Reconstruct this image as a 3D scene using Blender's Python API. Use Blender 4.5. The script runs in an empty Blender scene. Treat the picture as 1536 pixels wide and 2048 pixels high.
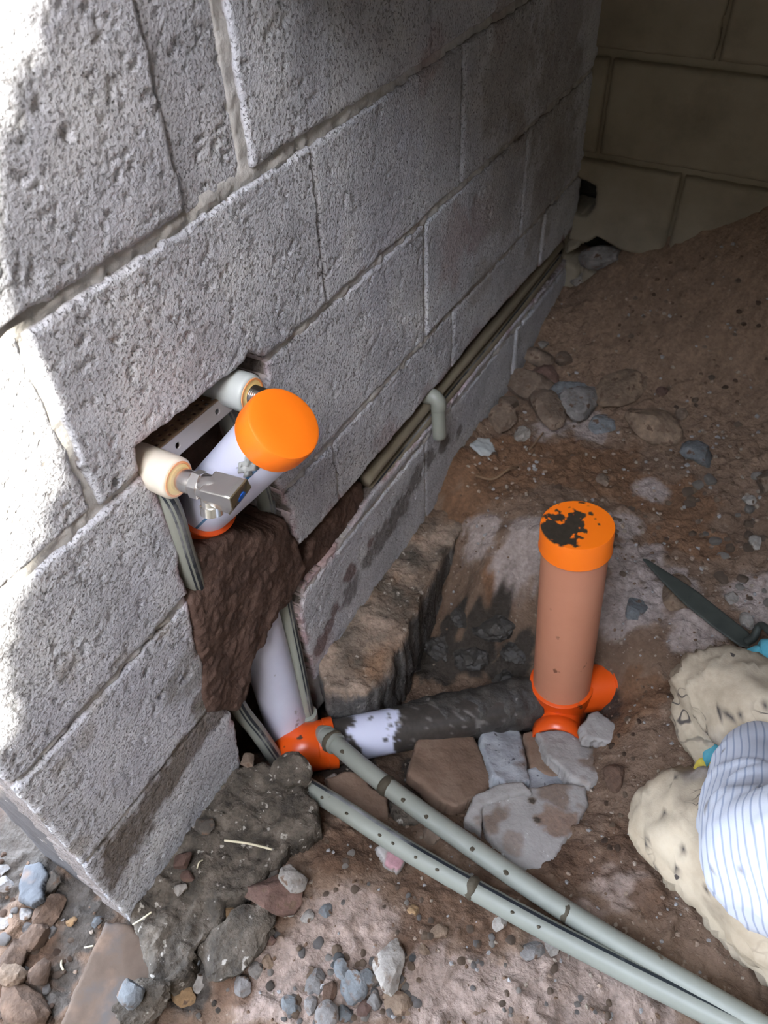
import bpy, bmesh, math, random
import numpy as np
from mathutils import Vector, Matrix

# ------------------------------------------------------------------ camera
SC = bpy.context.scene
COL = SC.collection
FPX = 1562.26                       # focal length in pixels of a 1536 x 2048 frame
CAMR = np.array([[0.86329982, 0.50272824, -0.04447171],
                 [0.33620708, -0.63857982, -0.69222873],
                 [-0.37640166, 0.58264924, -0.72030664]])   # rows: right, down, forward
CAMC = np.array([0.505, 0.0, 1.13])
cam = bpy.data.cameras.new('camera')
cam.sensor_fit = 'VERTICAL'; cam.sensor_height = 36.0; cam.sensor_width = 27.0
cam.lens = FPX / 2048 * 36.0
cam.clip_start = 0.02; cam.clip_end = 200
cam.dof.use_dof = True; cam.dof.focus_distance = 0.92; cam.dof.aperture_fstop = 9.0
camo = bpy.data.objects.new('camera', cam); COL.objects.link(camo)
_m = Matrix.Identity(4)
for i in range(3):
    _m[i][0] = CAMR[0][i]; _m[i][1] = -CAMR[1][i]; _m[i][2] = -CAMR[2][i]; _m[i][3] = CAMC[i]
camo.matrix_world = _m
SC.camera = camo

# ------------------------------------------------------------------ light
SUN = Vector((0.45, -0.55, 0.75)).normalized()
w = bpy.data.worlds.new('sky'); SC.world = w; w.use_nodes = True
nt = w.node_tree; nt.nodes.clear()
wo = nt.nodes.new('ShaderNodeOutputWorld'); bg = nt.nodes.new('ShaderNodeBackground')
sky = nt.nodes.new('ShaderNodeTexSky'); sky.sky_type = 'NISHITA'; sky.sun_disc = False
sky.sun_elevation = math.asin(SUN.z); sky.sun_rotation = math.atan2(SUN.x, SUN.y)
sky.dust_density = 2.0; sky.ozone_density = 1.0
mixw = nt.nodes.new('ShaderNodeMix'); mixw.data_type = 'RGBA'; mixw.inputs['Factor'].default_value = 0.55
mixw.inputs['B'].default_value = (6.0, 6.6, 7.7, 1)      # thin bright cloud veil
nt.links.new(sky.outputs[0], mixw.inputs['A']); nt.links.new(mixw.outputs['Result'], bg.inputs[0])
bg.inputs[1].default_value = 3.0
nt.links.new(bg.outputs[0], wo.inputs[0])
sl = bpy.data.lights.new('sun', 'SUN'); sl.energy = 40.0; sl.angle = 0.0093; sl.color = (1.0, 0.95, 0.86)
so = bpy.data.objects.new('sun', sl); COL.objects.link(so)
so.rotation_euler = SUN.to_track_quat('Z', 'Y').to_euler()
so.location = (2, -2.5, 4)
vs = SC.view_settings
vs.view_transform = 'Standard'; vs.look = 'None'; vs.gamma = 1; vs.use_curve_mapping = False
vs.exposure = 0.0
SC.cycles.max_bounces = 8; SC.cycles.diffuse_bounces = 5
try: SC.cycles.use_denoising = True
except Exception: pass

# ------------------------------------------------------------------ helpers: photo ray -> plane
def ray(px, py): return CAMR.T @ np.array([(px - 768) / FPX, (py - 1024) / FPX, 1.0])
def at_x(px, py, x=0.0): r = ray(px, py); return CAMC + r * ((x - CAMC[0]) / r[0])
def at_y(px, py, y): r = ray(px, py); return CAMC + r * ((y - CAMC[1]) / r[1])
def at_z(px, py, z=0.0): r = ray(px, py); return CAMC + r * ((z - CAMC[2]) / r[2])
def at_d(px, py, d): return CAMC + ray(px, py) * d
def at_plane(px, py, P, N):
    r = ray(px, py); return CAMC + r * (np.dot(np.array(P) - CAMC, N) / np.dot(r, N))

# ------------------------------------------------------------------ helpers: noise
def _hash(ix, iy, iz, seed):
    n = (ix.astype(np.int64) * 374761393 + iy.astype(np.int64) * 668265263 + iz.astype(np.int64) * 1440662683 + seed * 974711) & 0x7fffffff
    n = ((n ^ (n >> 13)) * 1274126177) & 0x7fffffff
    n = (n ^ (n >> 16)) * 2246822519 & 0x7fffffff
    return (n & 0xffff) / 65535.0
def vnoise(P, freq, seed=0):
    Q = np.asarray(P) * freq; I = np.floor(Q); F = Q - I; F = F * F * (3 - 2 * F)
    x, y, z = I[..., 0], I[..., 1], I[..., 2]; out = 0
    for a in (0, 1):
        for b in (0, 1):
            for c in (0, 1):
                wt = (F[..., 0] if a else 1 - F[..., 0]) * (F[..., 1] if b else 1 - F[..., 1]) * (F[..., 2] if c else 1 - F[..., 2])
                out = out + wt * _hash(x + a, y + b, z + c, seed)
    return out
def fbm(P, freq, octv=4, seed=0, gain=.5):
    a, s, t = 1.0, 0, 0
    for o in range(octv):
        s = s + a * vnoise(P, freq * 2 ** o, seed + o * 7); t += a; a *= gain
    return s / t * 2 - 1
def p3(u, v): return np.stack([u, v, np.zeros_like(u)], -1)

# ------------------------------------------------------------------ helpers: objects
def link(o, parent=None):
    COL.objects.link(o)
    if parent is not None: o.parent = parent
    return o
def mesh_np(name, V, F, mats, parent=None, smooth=True, col=None, mi=None):
    me = bpy.data.meshes.new(name)
    me.from_pydata([tuple(v) for v in np.asarray(V, float).tolist()], [], F if isinstance(F, list) else F.tolist())
    for m in (mats if isinstance(mats, (list, tuple)) else [mats]): me.materials.append(m)
    if smooth: me.polygons.foreach_set('use_smooth', np.ones(len(me.polygons), bool))
    if mi is not None: me.polygons.foreach_set('material_index', np.asarray(mi, np.int32))
    if col is not None:
        ca = me.color_attributes.new('Col', 'FLOAT_COLOR', 'POINT')
        ca.data.foreach_set('color', np.asarray(col, np.float32).ravel())
    me.update()
    return link(bpy.data.objects.new(name, me), parent)
def tag(o, label, cat, group=None, kind=None):
    o['label'] = label; o['category'] = cat
    if group: o['group'] = group
    if kind: o['kind'] = kind
    return o
def thing(name, label, cat, loc=(0, 0, 0), group=None):
    o = bpy.data.objects.new(name, None); o.empty_display_size = .02; link(o)
    o.location = Vector([float(c) for c in loc])
    return tag(o, label, cat, group)
def under(part, root):
    "parent a world-space part keeping its place"
    part.parent = root; part.matrix_parent_inverse = Matrix.Translation(-root.location)
    return part

# ------------------------------------------------------------------ helpers: materials
def S(r, g, b):
    f = lambda c: (c / 255 / 12.92) if c / 255 <= .04045 else ((c / 255 + .055) / 1.055) ** 2.4
    return (f(r), f(g), f(b), 1)
def mat(name, cols, scale=12, rough=.85, bump=.3, bscale=150, bdist=.002, spec=.3, metal=0.0, speck=None, speckscale=90, speckcut=.68, attr=True, rnd=0.0, detail=6, coat=0.0, pit=0.0):
    m = bpy.data.materials.new(name); m.use_nodes = True; t = m.node_tree; N = t.nodes; L = t.links
    b = N['Principled BSDF']; b.inputs['Roughness'].default_value = rough; b.inputs['Metallic'].default_value = metal
    b.inputs['Specular IOR Level'].default_value = spec; b.inputs['Coat Weight'].default_value = coat
    tc = N.new('ShaderNodeTexCoord')
    n1 = N.new('ShaderNodeTexNoise'); n1.inputs['Scale'].default_value = scale; n1.inputs['Detail'].default_value = detail; n1.inputs['Roughness'].default_value = .62
    L.new(tc.outputs['Object'], n1.inputs['Vector'])
    r = N.new('ShaderNodeValToRGB'); r.color_ramp.interpolation = 'LINEAR'
    e = r.color_ramp.elements
    k = len(cols)
    while len(e) < k: e.new(.5)
    for i, c in enumerate(cols):
        e[i].position = .5 if k == 1 else .3 + .4 * i / (k - 1); e[i].color = c
    L.new(n1.outputs['Fac'], r.inputs[0]); out = r.outputs[0]
    if rnd:
        oi = N.new('ShaderNodeObjectInfo'); hs = N.new('ShaderNodeHueSaturation')
        mr = N.new('ShaderNodeMapRange'); mr.inputs['To Min'].default_value = 1 - rnd; mr.inputs['To Max'].default_value = 1 + rnd
        L.new(oi.outputs['Random'], mr.inputs[0]); L.new(mr.outputs[0], hs.inputs['Value']); L.new(out, hs.inputs['Color']); out = hs.outputs[0]
    if speck:
        n2 = N.new('ShaderNodeTexNoise'); n2.inputs['Scale'].default_value = speckscale; n2.inputs['Detail'].default_value = 3
        L.new(tc.outputs['Object'], n2.inputs['Vector'])
        r2 = N.new('ShaderNodeValToRGB'); r2.color_ramp.elements[0].position = speckcut; r2.color_ramp.elements[1].position = speckcut + .05
        L.new(n2.outputs['Fac'], r2.inputs[0])
        mx = N.new('ShaderNodeMix'); mx.data_type = 'RGBA'; L.new(r2.outputs[0], mx.inputs['Factor']); L.new(out, mx.inputs['A']); mx.inputs['B'].default_value = speck; out = mx.outputs['Result']
    if attr:
        at = N.new('ShaderNodeVertexColor'); at.layer_name = 'Col'
        mx = N.new('ShaderNodeMix'); mx.data_type = 'RGBA'; L.new(at.outputs['Alpha'], mx.inputs['Factor']); L.new(out, mx.inputs['A'])
        vr = N.new('ShaderNodeMix'); vr.data_type = 'RGBA'; vr.blend_type = 'MULTIPLY'; vr.inputs['Factor'].default_value = .55
        rr = N.new('ShaderNodeMapRange'); rr.inputs['From Min'].default_value = .3; rr.inputs['From Max'].default_value = .7; rr.inputs['To Min'].default_value = .55; rr.inputs['To Max'].default_value = 1.35
        n4 = N.new('ShaderNodeTexNoise'); n4.inputs['Scale'].default_value = 130; n4.inputs['Detail'].default_value = 5; L.new(tc.outputs['Object'], n4.inputs['Vector'])
        L.new(n4.outputs['Fac'], rr.inputs[0]); L.new(at.outputs['Color'], vr.inputs['A']); L.new(rr.outputs[0], vr.inputs['B'])
        L.new(vr.outputs['Result'], mx.inputs['B']); out = mx.outputs['Result']
    L.new(out, b.inputs['Base Color'])
    if bump:
        n3 = N.new('ShaderNodeTexNoise'); n3.inputs['Scale'].default_value = bscale; n3.inputs['Detail'].default_value = 4
        L.new(tc.outputs['Object'], n3.inputs['Vector'])
        bp = N.new('ShaderNodeBump'); bp.inputs['Strength'].default_value = bump; bp.inputs['Distance'].default_value = bdist
        ho = n3.outputs['Fac']
        if pit and speck:
            mm = N.new('ShaderNodeMath'); mm.operation = 'MULTIPLY_ADD'; mm.inputs[1].default_value = -pit; L.new(r2.outputs[0], mm.inputs[0]); L.new(ho, mm.inputs[2]); ho = mm.outputs[0]
        L.new(ho, bp.inputs['Height']); L.new(bp.outputs[0], b.inputs['Normal'])
    return m

M = {}
M['block'] = mat('concrete_block', [S(162, 164, 169), S(190, 192, 197), S(208, 209, 210)], 9, .95, 1.0, 300, .0021, speck=S(150, 149, 150), speckscale=290, speckcut=.585, pit=.9)
M['block_back'] = mat('concrete_block_shaded', [S(118, 110, 95), S(136, 127, 110), S(144, 136, 120)], 7, .95, .4, 200, .002)  # darker block colour with the dimness of the back painted in
M['mortar'] = mat('mortar', [S(146, 143, 138), S(174, 172, 167), S(192, 190, 185)], 25, .95, .6, 200, .002)
M['ground'] = mat('soil', [S(84, 68, 56), S(108, 90, 74), S(132, 112, 96)], 22, .97, .9, 210, .004, speck=S(150, 136, 122), speckscale=120, speckcut=.655)
M['mud'] = mat('wet_mud', [S(62, 47, 40), S(82, 63, 54), S(96, 76, 66)], 26, .8, .8, 120, .004, spec=.35)
M['rubble'] = mat('muddy_rubble', [S(54, 50, 44), S(80, 73, 64), S(110, 101, 90)], 34, .9, 1.0, 150, .005, speck=S(158, 152, 142), speckscale=85, speckcut=.64)
M['slab'] = mat('broken_screed', [S(134, 130, 126), S(154, 150, 146), S(168, 164, 160)], 14, .9, .5, 220, .002, speck=S(196, 194, 192), speckscale=120, speckcut=.68)
M['slab_brown'] = mat('soiled_screed', [S(104, 86, 72), S(122, 100, 84), S(136, 116, 100)], 14, .9, .5, 220, .002)
M['slab_blue'] = mat('speckled_screed', [S(134, 138, 142), S(156, 160, 164), S(174, 178, 180)], 30, .9, .5, 220, .002, speck=S(90, 92, 96), speckscale=85, speckcut=.63)
M['flake'] = mat('grey_flake', [S(72, 74, 77), S(86, 88, 90)], 30, .95, .6, 200, .002)
M['tile'] = mat('terracotta_tile', [S(74, 60, 49), S(90, 76, 64), S(80, 78, 77)], 12, .85, .3, 200, .001)
M['orange'] = mat('orange_plastic', [S(250, 120, 22), S(255, 128, 28)], 6, .38, .05, 60, .001, spec=.45)
M['orange_dk'] = mat('orange_fitting', [S(214, 78, 20), S(226, 88, 24)], 6, .3, .08, 60, .001, spec=.5, speck=S(70, 48, 36), speckscale=42, speckcut=.68)
M['pinkpipe'] = mat('salmon_pipe', [S(192, 130, 102), S(202, 142, 114)], 5, .5, .08, 40, .001, speck=S(128, 84, 62), speckscale=50, speckcut=.70)
M['white'] = mat('white_pipe', [S(196, 200, 222), S(208, 212, 230)], 5, .3, .03, 50, .001, spec=.5)
M['white_dirty'] = mat('white_pipe_soiled', [S(188, 190, 208), S(204, 206, 220)], 6, .35, .05, 50, .001, spec=.5, speck=S(96, 86, 78), speckscale=30, speckcut=.66)
M['ppr'] = mat('grey_green_pipe', [S(128, 131, 122), S(142, 145, 135)], 8, .42, .05, 80, .001, spec=.45, speck=S(96, 84, 70), speckscale=60, speckcut=.72)
M['ppr_back'] = mat('grey_pipe_dusty', [S(120, 112, 96), S(140, 132, 114)], 10, .6, .1, 80, .001)
M['fit'] = mat('pale_fitting', [S(176, 182, 178), S(188, 192, 188)], 8, .35, .04, 60, .001, spec=.5)
M['fitwhite'] = mat('cream_fitting', [S(214, 206, 190), S(222, 214, 198)], 8, .35, .04, 60, .001, spec=.5)
M['stripe'] = mat('dark_print', [S(40, 46, 52)], 8, .5, 0, attr=False)
M['bluestripe'] = mat('blue_print', [S(44, 106, 150)], 8, .5, 0, attr=False)
M['chrome'] = mat('chrome', [(.82, .81, .79, 1)], 5, .24, .02, 30, .001, metal=1.0, attr=False)
M['chrome_dk'] = mat('chrome_soiled', [S(112, 104, 82), S(132, 124, 104)], 60, .3, .1, 90, .001, metal=.8, attr=False)
M['blue'] = mat('blue_dot', [S(30, 110, 220)], 5, .4, 0, attr=False)
M['ring'] = mat('orange_ring', [S(232, 156, 96)], 5, .5, 0, attr=False)
M['cream'] = mat('cream_core', [S(250, 222, 150)], 5, .5, 0, attr=False)
M['zinc'] = mat('zinc_plate', [S(176, 172, 170), S(190, 186, 184)], 10, .42, .03, 100, .001, metal=.35, attr=False)
M['zinc_dk'] = mat('zinc_plate_soiled', [S(110, 92, 74), S(134, 114, 92)], 24, .6, .1, 100, .001, metal=.2, attr=False)
M['tar'] = mat('black_wet_mud', [S(44, 42, 40), S(60, 57, 53), S(78, 74, 68)], 40, .62, .8, 130, .003, spec=.4, speck=S(120, 116, 112), speckscale=60, speckcut=.70)
M['splat'] = mat('drying_mortar', [S(66, 60, 48), S(84, 77, 64)], 40, .8, .6, 200, .002)
M['straw'] = mat('straw', [S(196, 188, 158), S(214, 206, 180)], 40, .8, .1, attr=False)
M['root'] = mat('dry_root', [S(110, 88, 66), S(132, 108, 84)], 40, .85, .2, attr=False)
M['foam'] = mat('crumpled_paper', [S(150, 156, 156), S(176, 178, 174)], 30, .8, .3, 80, .002, attr=False)
for nm, c in dict(grey=(128, 124, 120), pale=(152, 146, 138), brown=(94, 74, 61), tan=(132, 113, 95), red=(102, 80, 71), blue=(114, 117, 118), dark=(84, 78, 71), dust=(122, 106, 92), ochre=(146, 118, 86), soil=(88, 71, 58)).items():
    d = lambda k: S(*[min(255, max(0, v * k)) for v in c])
    M['st_' + nm] = mat('stone_' + nm, [S(104, 86, 72), d(.86), d(1.0), d(1.14)], 38, .95, .8, 150, .003, attr=False, rnd=.2, speck=S(98, 80, 66), speckscale=60, speckcut=.6)

# ------------------------------------------------------------------ helpers: geometry
def sdpoly(U, V, poly):
    "signed distance (negative inside) of points to a polygon"
    P = np.asarray(poly, float); best = np.full(U.shape, 1e9); ins = np.zeros(U.shape, bool)
    for i in range(len(P)):
        a, b = P[i], P[(i + 1) % len(P)]; e = b - a; L = e @ e + 1e-18
        t = np.clip(((U - a[0]) * e[0] + (V - a[1]) * e[1]) / L, 0, 1)
        best = np.minimum(best, (U - a[0] - t * e[0]) ** 2 + (V - a[1] - t * e[1]) ** 2)
        if abs(e[1]) > 1e-12:
            c = ((a[1] > V) != (b[1] > V)) & (U < e[0] * (V - a[1]) / e[1] + a[0]); ins ^= c
    d = np.sqrt(best); return np.where(ins, -d, d)

def plate(name, poly, frame, cell, mats, thick=.06, relief=None, edge_r=.004, jag=.002, jagf=60, cut=None, seed=0, rings=1, back=False, side_n=0.0, flare=0.0, color=None, parent=None, base=0.0, side_mat=0, side_col=None):
    """A rough-edged slab: a fine grid clipped to an outline, thickened along -N.
    frame = (O, U, V, N); outline in (u, v); relief(u, v, W) moves the face along N; cut(u, v) is a signed distance to leave out."""
    O, UU, VV, NN = [np.asarray(a, float) for a in frame]
    P = np.asarray(poly, float); lo = P.min(0) - cell * 2; hi = P.max(0) + cell * 2
    nu, nv = int((hi[0] - lo[0]) / cell) + 1, int((hi[1] - lo[1]) / cell) + 1
    gu, gv = np.meshgrid(lo[0] + np.arange(nu) * cell, lo[1] + np.arange(nv) * cell, indexing='ij')
    W0 = O + gu[..., None] * UU + gv[..., None] * VV
    def SD(u, v):
        Wp = O + u[..., None] * UU + v[..., None] * VV
        s = sdpoly(u, v, P)
        if jag: s = s + fbm(Wp, jagf, 3, seed + 3) * jag
        if cut is not None: s = np.maximum(s, -cut(u, v))
        return s
    sd = SD(gu, gv)
    k = np.zeros((nu - 1, nv - 1), bool)
    mx = np.maximum(np.maximum(sd[:-1, :-1], sd[1:, :-1]), np.maximum(sd[1:, 1:], sd[:-1, 1:])); k = mx < .5 * cell
    gx, gy = np.gradient(sd, cell); g2 = gx ** 2 + gy ** 2 + .05
    mv = np.where(sd > -.5 * cell, sd, 0); gu = gu - gx / g2 * mv; gv = gv - gy / g2 * mv
    sd2 = np.minimum(sd, 0); sd2 = np.where(sd > -.5 * cell, 0, sd2)
    W = O + gu[..., None] * UU + gv[..., None] * VV
    h = base + (relief(gu, gv, W) if relief is not None else 0) + np.zeros_like(gu)
    if edge_r:
        d = np.clip(-sd2, 0, edge_r); h = h - edge_r * (1 - np.sqrt(np.clip(1 - (1 - d / edge_r) ** 2, 0, 1)))
    Wt = W + h[..., None] * NN
    ids = np.arange(nu * nv).reshape(nu, nv)
    Q = np.stack([ids[:-1, :-1], ids[1:, :-1], ids[1:, 1:], ids[:-1, 1:]], -1)[k]
    used = np.unique(Q); remap = np.full(nu * nv, -1); remap[used] = np.arange(len(used))
    V = Wt.reshape(-1, 3)[used]; Q = remap[Q]; cu, cv = gu.ravel()[used], gv.ravel()[used]; csd = sd2.ravel()[used]
    E = np.concatenate([Q[:, [0, 1]], Q[:, [1, 2]], Q[:, [2, 3]], Q[:, [3, 0]]])
    key = set(map(tuple, E.tolist())); bd = [e for e in E.tolist() if (e[1], e[0]) not in key]
    n0 = len(V); F = Q.tolist(); mi = [0] * len(F); cols = None
    if color is not None: cols = color(cu, cv, V, csd)
    bv = sorted({a for e in bd for a in e}); bi = {a: i for i, a in enumerate(bv)}
    Vb = V[bv]; allV = [V]; prev = np.array(bv); allC = [cols] if cols is not None else None
    cen = Vb.mean(0) if len(Vb) else 0
    for r in range(1, rings + 1):
        f = (r / rings) ** (2 if rings == 3 else 1); depth = thick * f
        top = (Vb @ NN)[:, None] * 0
        X = Vb - NN * depth - NN * ((Vb - O) @ NN)[:, None] * f
        if side_n:
            nn = np.stack([fbm(X, 30, 3, seed + 20 + i) for i in range(3)], -1); X = X + nn * side_n
        if flare:
            rad = X - cen; rad = rad - NN * (rad @ NN)[:, None]; rad /= (np.linalg.norm(rad, axis=1)[:, None] + 1e-9); X = X + rad * flare * f
        allV.append(X); cur = n0 + (r - 1) * len(bv) + np.arange(len(bv))
        if allC is not None: allC.append(cols[bv] if side_col is None else np.tile(np.array(side_col), (len(bv), 1)))
        for a, b in bd:
            ia, ib = bi[a], bi[b]
            F.append([int(prev[ib]), int(prev[ia]), int(cur[ia]), int(cur[ib])]); mi.append(side_mat)
        prev = cur
    if back:
        nb = n0 + rings * len(bv); Vk = V - NN * thick - NN * ((V - O) @ NN)[:, None]
        m2 = np.arange(len(V)) + nb
        for i, a in enumerate(bv): m2[a] = prev[i]
        allV.append(Vk); F += m2[Q][:, ::-1].tolist(); mi += [side_mat] * len(Q)
        if allC is not None: allC.append(cols)
    return mesh_np(name, np.concatenate(allV), F, mats, parent, col=(np.concatenate(allC) if allC is not None else None), mi=mi)

def smooth_path(pts, n=8):
    P = [np.asarray(p, float) for p in pts]
    if len(P) == 2: return np.array([P[0] + (P[1] - P[0]) * t for t in np.linspace(0, 1, n + 1)])
    P = [2 * P[0] - P[1]] + P + [2 * P[-1] - P[-2]]; out = []
    for i in range(1, len(P) - 2):
        a, b, c, d = P[i - 1:i + 3]
        for t in np.arange(n) / n:
            out.append(.5 * ((2 * b) + (-a + c) * t + (2 * a - 5 * b + 4 * c - d) * t * t + (-a + 3 * b - 3 * c + d) * t ** 3))
    out.append(P[-2]); return np.array(out)
def ring_frames(path, up):
    T = np.gradient(path, axis=0); T /= np.linalg.norm(T, axis=1)[:, None]
    u = np.asarray(up, float); fr = []
    for t in T:
        u = u - t * (u @ t); u /= np.linalg.norm(u); fr.append((u.copy(), np.cross(t, u)))
    return T, fr
def tube(name, pts, r, mats, parent=None, seg=28, n=8, up=(0, 0, 1), stripe=(), hollow=.0, cap=True, deep=None, radii=None, color=None, lump=0.0):
    path = smooth_path(pts, n) if n else np.asarray(pts, float)
    T, fr = ring_frames(path, up); R = np.full(len(path), r) if radii is None else np.interp(np.linspace(0, 1, len(path)), np.linspace(0, 1, len(radii)), radii)
    ang = np.arange(seg) / seg * 2 * np.pi
    V = np.concatenate([path[i] + R[i] * (np.cos(ang)[:, None] * fr[i][0] + np.sin(ang)[:, None] * fr[i][1]) for i in range(len(path))])
    if lump:
        c = np.repeat(path, seg, 0); nrm = V - c; nrm /= np.linalg.norm(nrm, axis=1)[:, None]; V = V + nrm * (fbm(V, 60, 3, 5) * lump)[:, None]
    F, mi = [], []
    for i in range(len(path) - 1):
        for j in range(seg):
            k = (j + 1) % seg; F.append([i * seg + j, i * seg + k, (i + 1) * seg + k, (i + 1) * seg + j]); mi.append(1 if j in stripe else 0)
    for end, i, dr in ((0, 0, 1), (1, len(path) - 1, -1)):
        if deep and end == 0: continue
        ring = [i * seg + j for j in range(seg)]
        if hollow:
            b0 = len(V); c = path[i]; inner = c + (V[ring] - c) * ((R[i] - hollow) / R[i]); inn = inner + T[i] * dr * (deep or min(.05, R[i] * 2))
            V = np.concatenate([V, inner, inn]);
            for j in range(seg):
                k = (j + 1) % seg
                q = [[ring[k], ring[j], b0 + j, b0 + k], [b0 + k, b0 + j, b0 + seg + j, b0 + seg + k]]
                F += q if end == 0 else [a[::-1] for a in q]; mi += [0, 0]
            f = [b0 + seg + j for j in range(seg)]; F.append(f[::-1] if end == 0 else f); mi.append(0)
        elif cap: F.append(ring[::-1] if end == 0 else ring); mi.append(0)
    cl = color(V) if color is not None else None
    return mesh_np(name, V, F, mats, parent, mi=mi, col=cl)
def lathe(name, a, d, prof, mats, parent=None, seg=48, mi_of=None, up=(0, 0, 1), color=None):
    "revolve prof [(s along axis, radius)] about the axis through a along d"
    a = np.asarray(a, float); d = np.asarray(d, float); d = d / np.linalg.norm(d)
    u = np.asarray(up, float)
    if abs(u @ d) > .95: u = np.array([1., 0, 0])
    u = u - d * (u @ d); u /= np.linalg.norm(u); v = np.cross(d, u)
    ang = np.arange(seg) / seg * 2 * np.pi; V, F, mi = [], [], []
    for s, r in prof: V += list(a + d * s + r * (np.cos(ang)[:, None] * u + np.sin(ang)[:, None] * v))
    for i in range(len(prof) - 1):
        for j in range(seg):
            k = (j + 1) % seg; F.append([i * seg + j, i * seg + k, (i + 1) * seg + k, (i + 1) * seg + j]); mi.append(mi_of(i, j) if mi_of else 0)
    F.append([j for j in range(seg)][::-1]); mi.append(0); F.append([(len(prof) - 1) * seg + j for j in range(seg)]); mi.append(0)
    V = np.array(V)
    o = mesh_np(name, V, F, mats, parent, mi=mi, col=(color(V) if color else None))
    return sharp(o)
def sharp(o, deg=35):
    bm = bmesh.new(); bm.from_mesh(o.data)
    for e in bm.edges:
        if len(e.link_faces) == 2 and e.calc_face_angle(0) > math.radians(deg): e.smooth = False
    bm.to_mesh(o.data); bm.free(); return o
def clean(V, a): return np.concatenate([np.full((len(V), 3), .5), np.zeros((len(V), 1))], 1)
def rock_mesh(name, seed, sx, sy, sz, mats, facets=9, sub=3, rough=.05):
    rnd = random.Random(seed); bm = bmesh.new(); bmesh.ops.create_icosphere(bm, subdivisions=sub, radius=1.0)
    V = np.array([v.co[:] for v in bm.verts]); F = [[v.index for v in f.verts] for f in bm.faces]; bm.free()
    for i in range(facets):
        n = np.array([rnd.gauss(0, 1) for _ in range(3)]); n /= np.linalg.norm(n); d = rnd.uniform(.55, .85)
        k = V @ n - d; V = V - np.where(k > 0, k, 0)[:, None] * n * .96
    V = V * (1 + rough * fbm(V + seed * 3.1, 2.2, 4, seed, .62)[:, None])
    me = bpy.data.meshes.new(name); me.from_pydata((V * [sx, sy, sz]).tolist(), [], F)
    for m in (mats if isinstance(mats, list) else [mats]): me.materials.append(m)
    me.polygons.foreach_set('use_smooth', np.ones(len(me.polygons), bool)); me.update()
    bm = bmesh.new(); bm.from_mesh(me)
    for e in bm.edges:
        if len(e.link_faces) == 2 and e.calc_face_angle(0) > math.radians(24): e.smooth = False
    bm.to_mesh(me); bm.free()
    return me
XF = ((0, 0, 0), (0, 1, 0), (0, 0, 1), (1, 0, 0))             # left wall frame: u = y, v = z, face towards +x
ZF = lambda z: ((0, 0, z), (1, 0, 0), (0, 1, 0), (0, 0, 1))   # ground frame
def wp(*q): return [tuple(at_x(*p)[1:]) for p in q]            # photo outline on the left wall face
def gp(z, *q): return [tuple(at_z(*p, z)[:2]) for p in q]

# ------------------------------------------------------------------ terrain height
CTL = [tuple(at_z(a, b, z)[:2]) + (z,) for a, b, z in [
    (1140, 560, .15), (1090, 640, .125), (1030, 760, .06), (960, 850, .066), (905, 945, .055),
    (1536, 415, .42), (1340, 490, .307), (1240, 520, .25), (1400, 600, .25), (1536, 560, .32), (1250, 650, .165), (1400, 750, .14), (1536, 750, .17), (1130, 720, .09), (1200, 830, .065), (1320, 870, .07), (1450, 900, .09), (1536, 920, .1),
    (1000, 950, .05), (1150, 950, .05), (1300, 1000, .05), (1450, 1050, .06), (1536, 1150, .06), (1000, 1090, .035), (1250, 1100, .04), (1400, 1200, .04), (1300, 1220, .03), (1330, 1330, 0.01), (1500, 1330, .03), (1260, 1290, 0.01),
    (960, 1160, .0), (1040, 1165, .01), (920, 1215, -.1), (1000, 1230, -.09), (900, 1300, -.17), (1000, 1300, -.15), (850, 1340, -.19), (1050, 1380, -.16), (750, 1440, -.17), (900, 1420, -.165), (1150, 1440, -.16), (1225, 1390, -.07), (650, 1400, -.19), (620, 1530, -.12), (580, 1480, -.16), (700, 1530, -.1), (850, 1530, -.13), (1000, 1490, -.14), (820, 1250, -.19),
    (700, 1610, -.05), (850, 1630, -.06), (1000, 1650, -.06), (1150, 1610, -.07), (1230, 1510, -.04), (1265, 1430, -.02), (1280, 1600, 0.), (1200, 1750, 0), (1100, 1800, 0), (900, 1770, -.01), (770, 1710, -.015), (660, 1670, -.01),
    (600, 1750, 0), (700, 1900, 0), (600, 2000, -.005), (850, 2000, .0), (1050, 1950, .01), (1250, 2020, .015), (1300, 1850, .012), (400, 2000, -.03), (250, 1950, -.04), (100, 1850, -.03), (50, 1700, -.02), (50, 2000, -.03), (400, 1750, -.02)]]
CTL += [(1.2, 0, .05), (1.3, 1, .14), (1.5, 1.6, .5), (.9, 1.6, .5), (.75, .55, .02), (.8, .3, .02), (.8, .8, .06), (-.6, 0, 0), (-.6, -.6, 0), (.5, -.6, .02), (1.2, -.6, .03), (-.12, .5, -.17), (-.1, 1, 0), (-.1, 1.6, .15), (.35, -.1, 0)]
CTL = np.array(CTL)
def _tps(r2): return np.where(r2 > 1e-12, .5 * r2 * np.log(r2 + 1e-20), 0)
_X = CTL[:, :2]; _K = _tps(((_X[:, None] - _X[None]) ** 2).sum(-1)) + np.eye(len(_X)) * 4e-4
_A = np.zeros((len(_X) + 3,) * 2); _A[:len(_X), :len(_X)] = _K; _A[:len(_X), -3] = 1; _A[:len(_X), -2:] = _X; _A[-3, :len(_X)] = 1; _A[-2:, :len(_X)] = _X.T
_Wt = np.linalg.solve(_A, np.concatenate([CTL[:, 2], [0, 0, 0]]))
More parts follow.
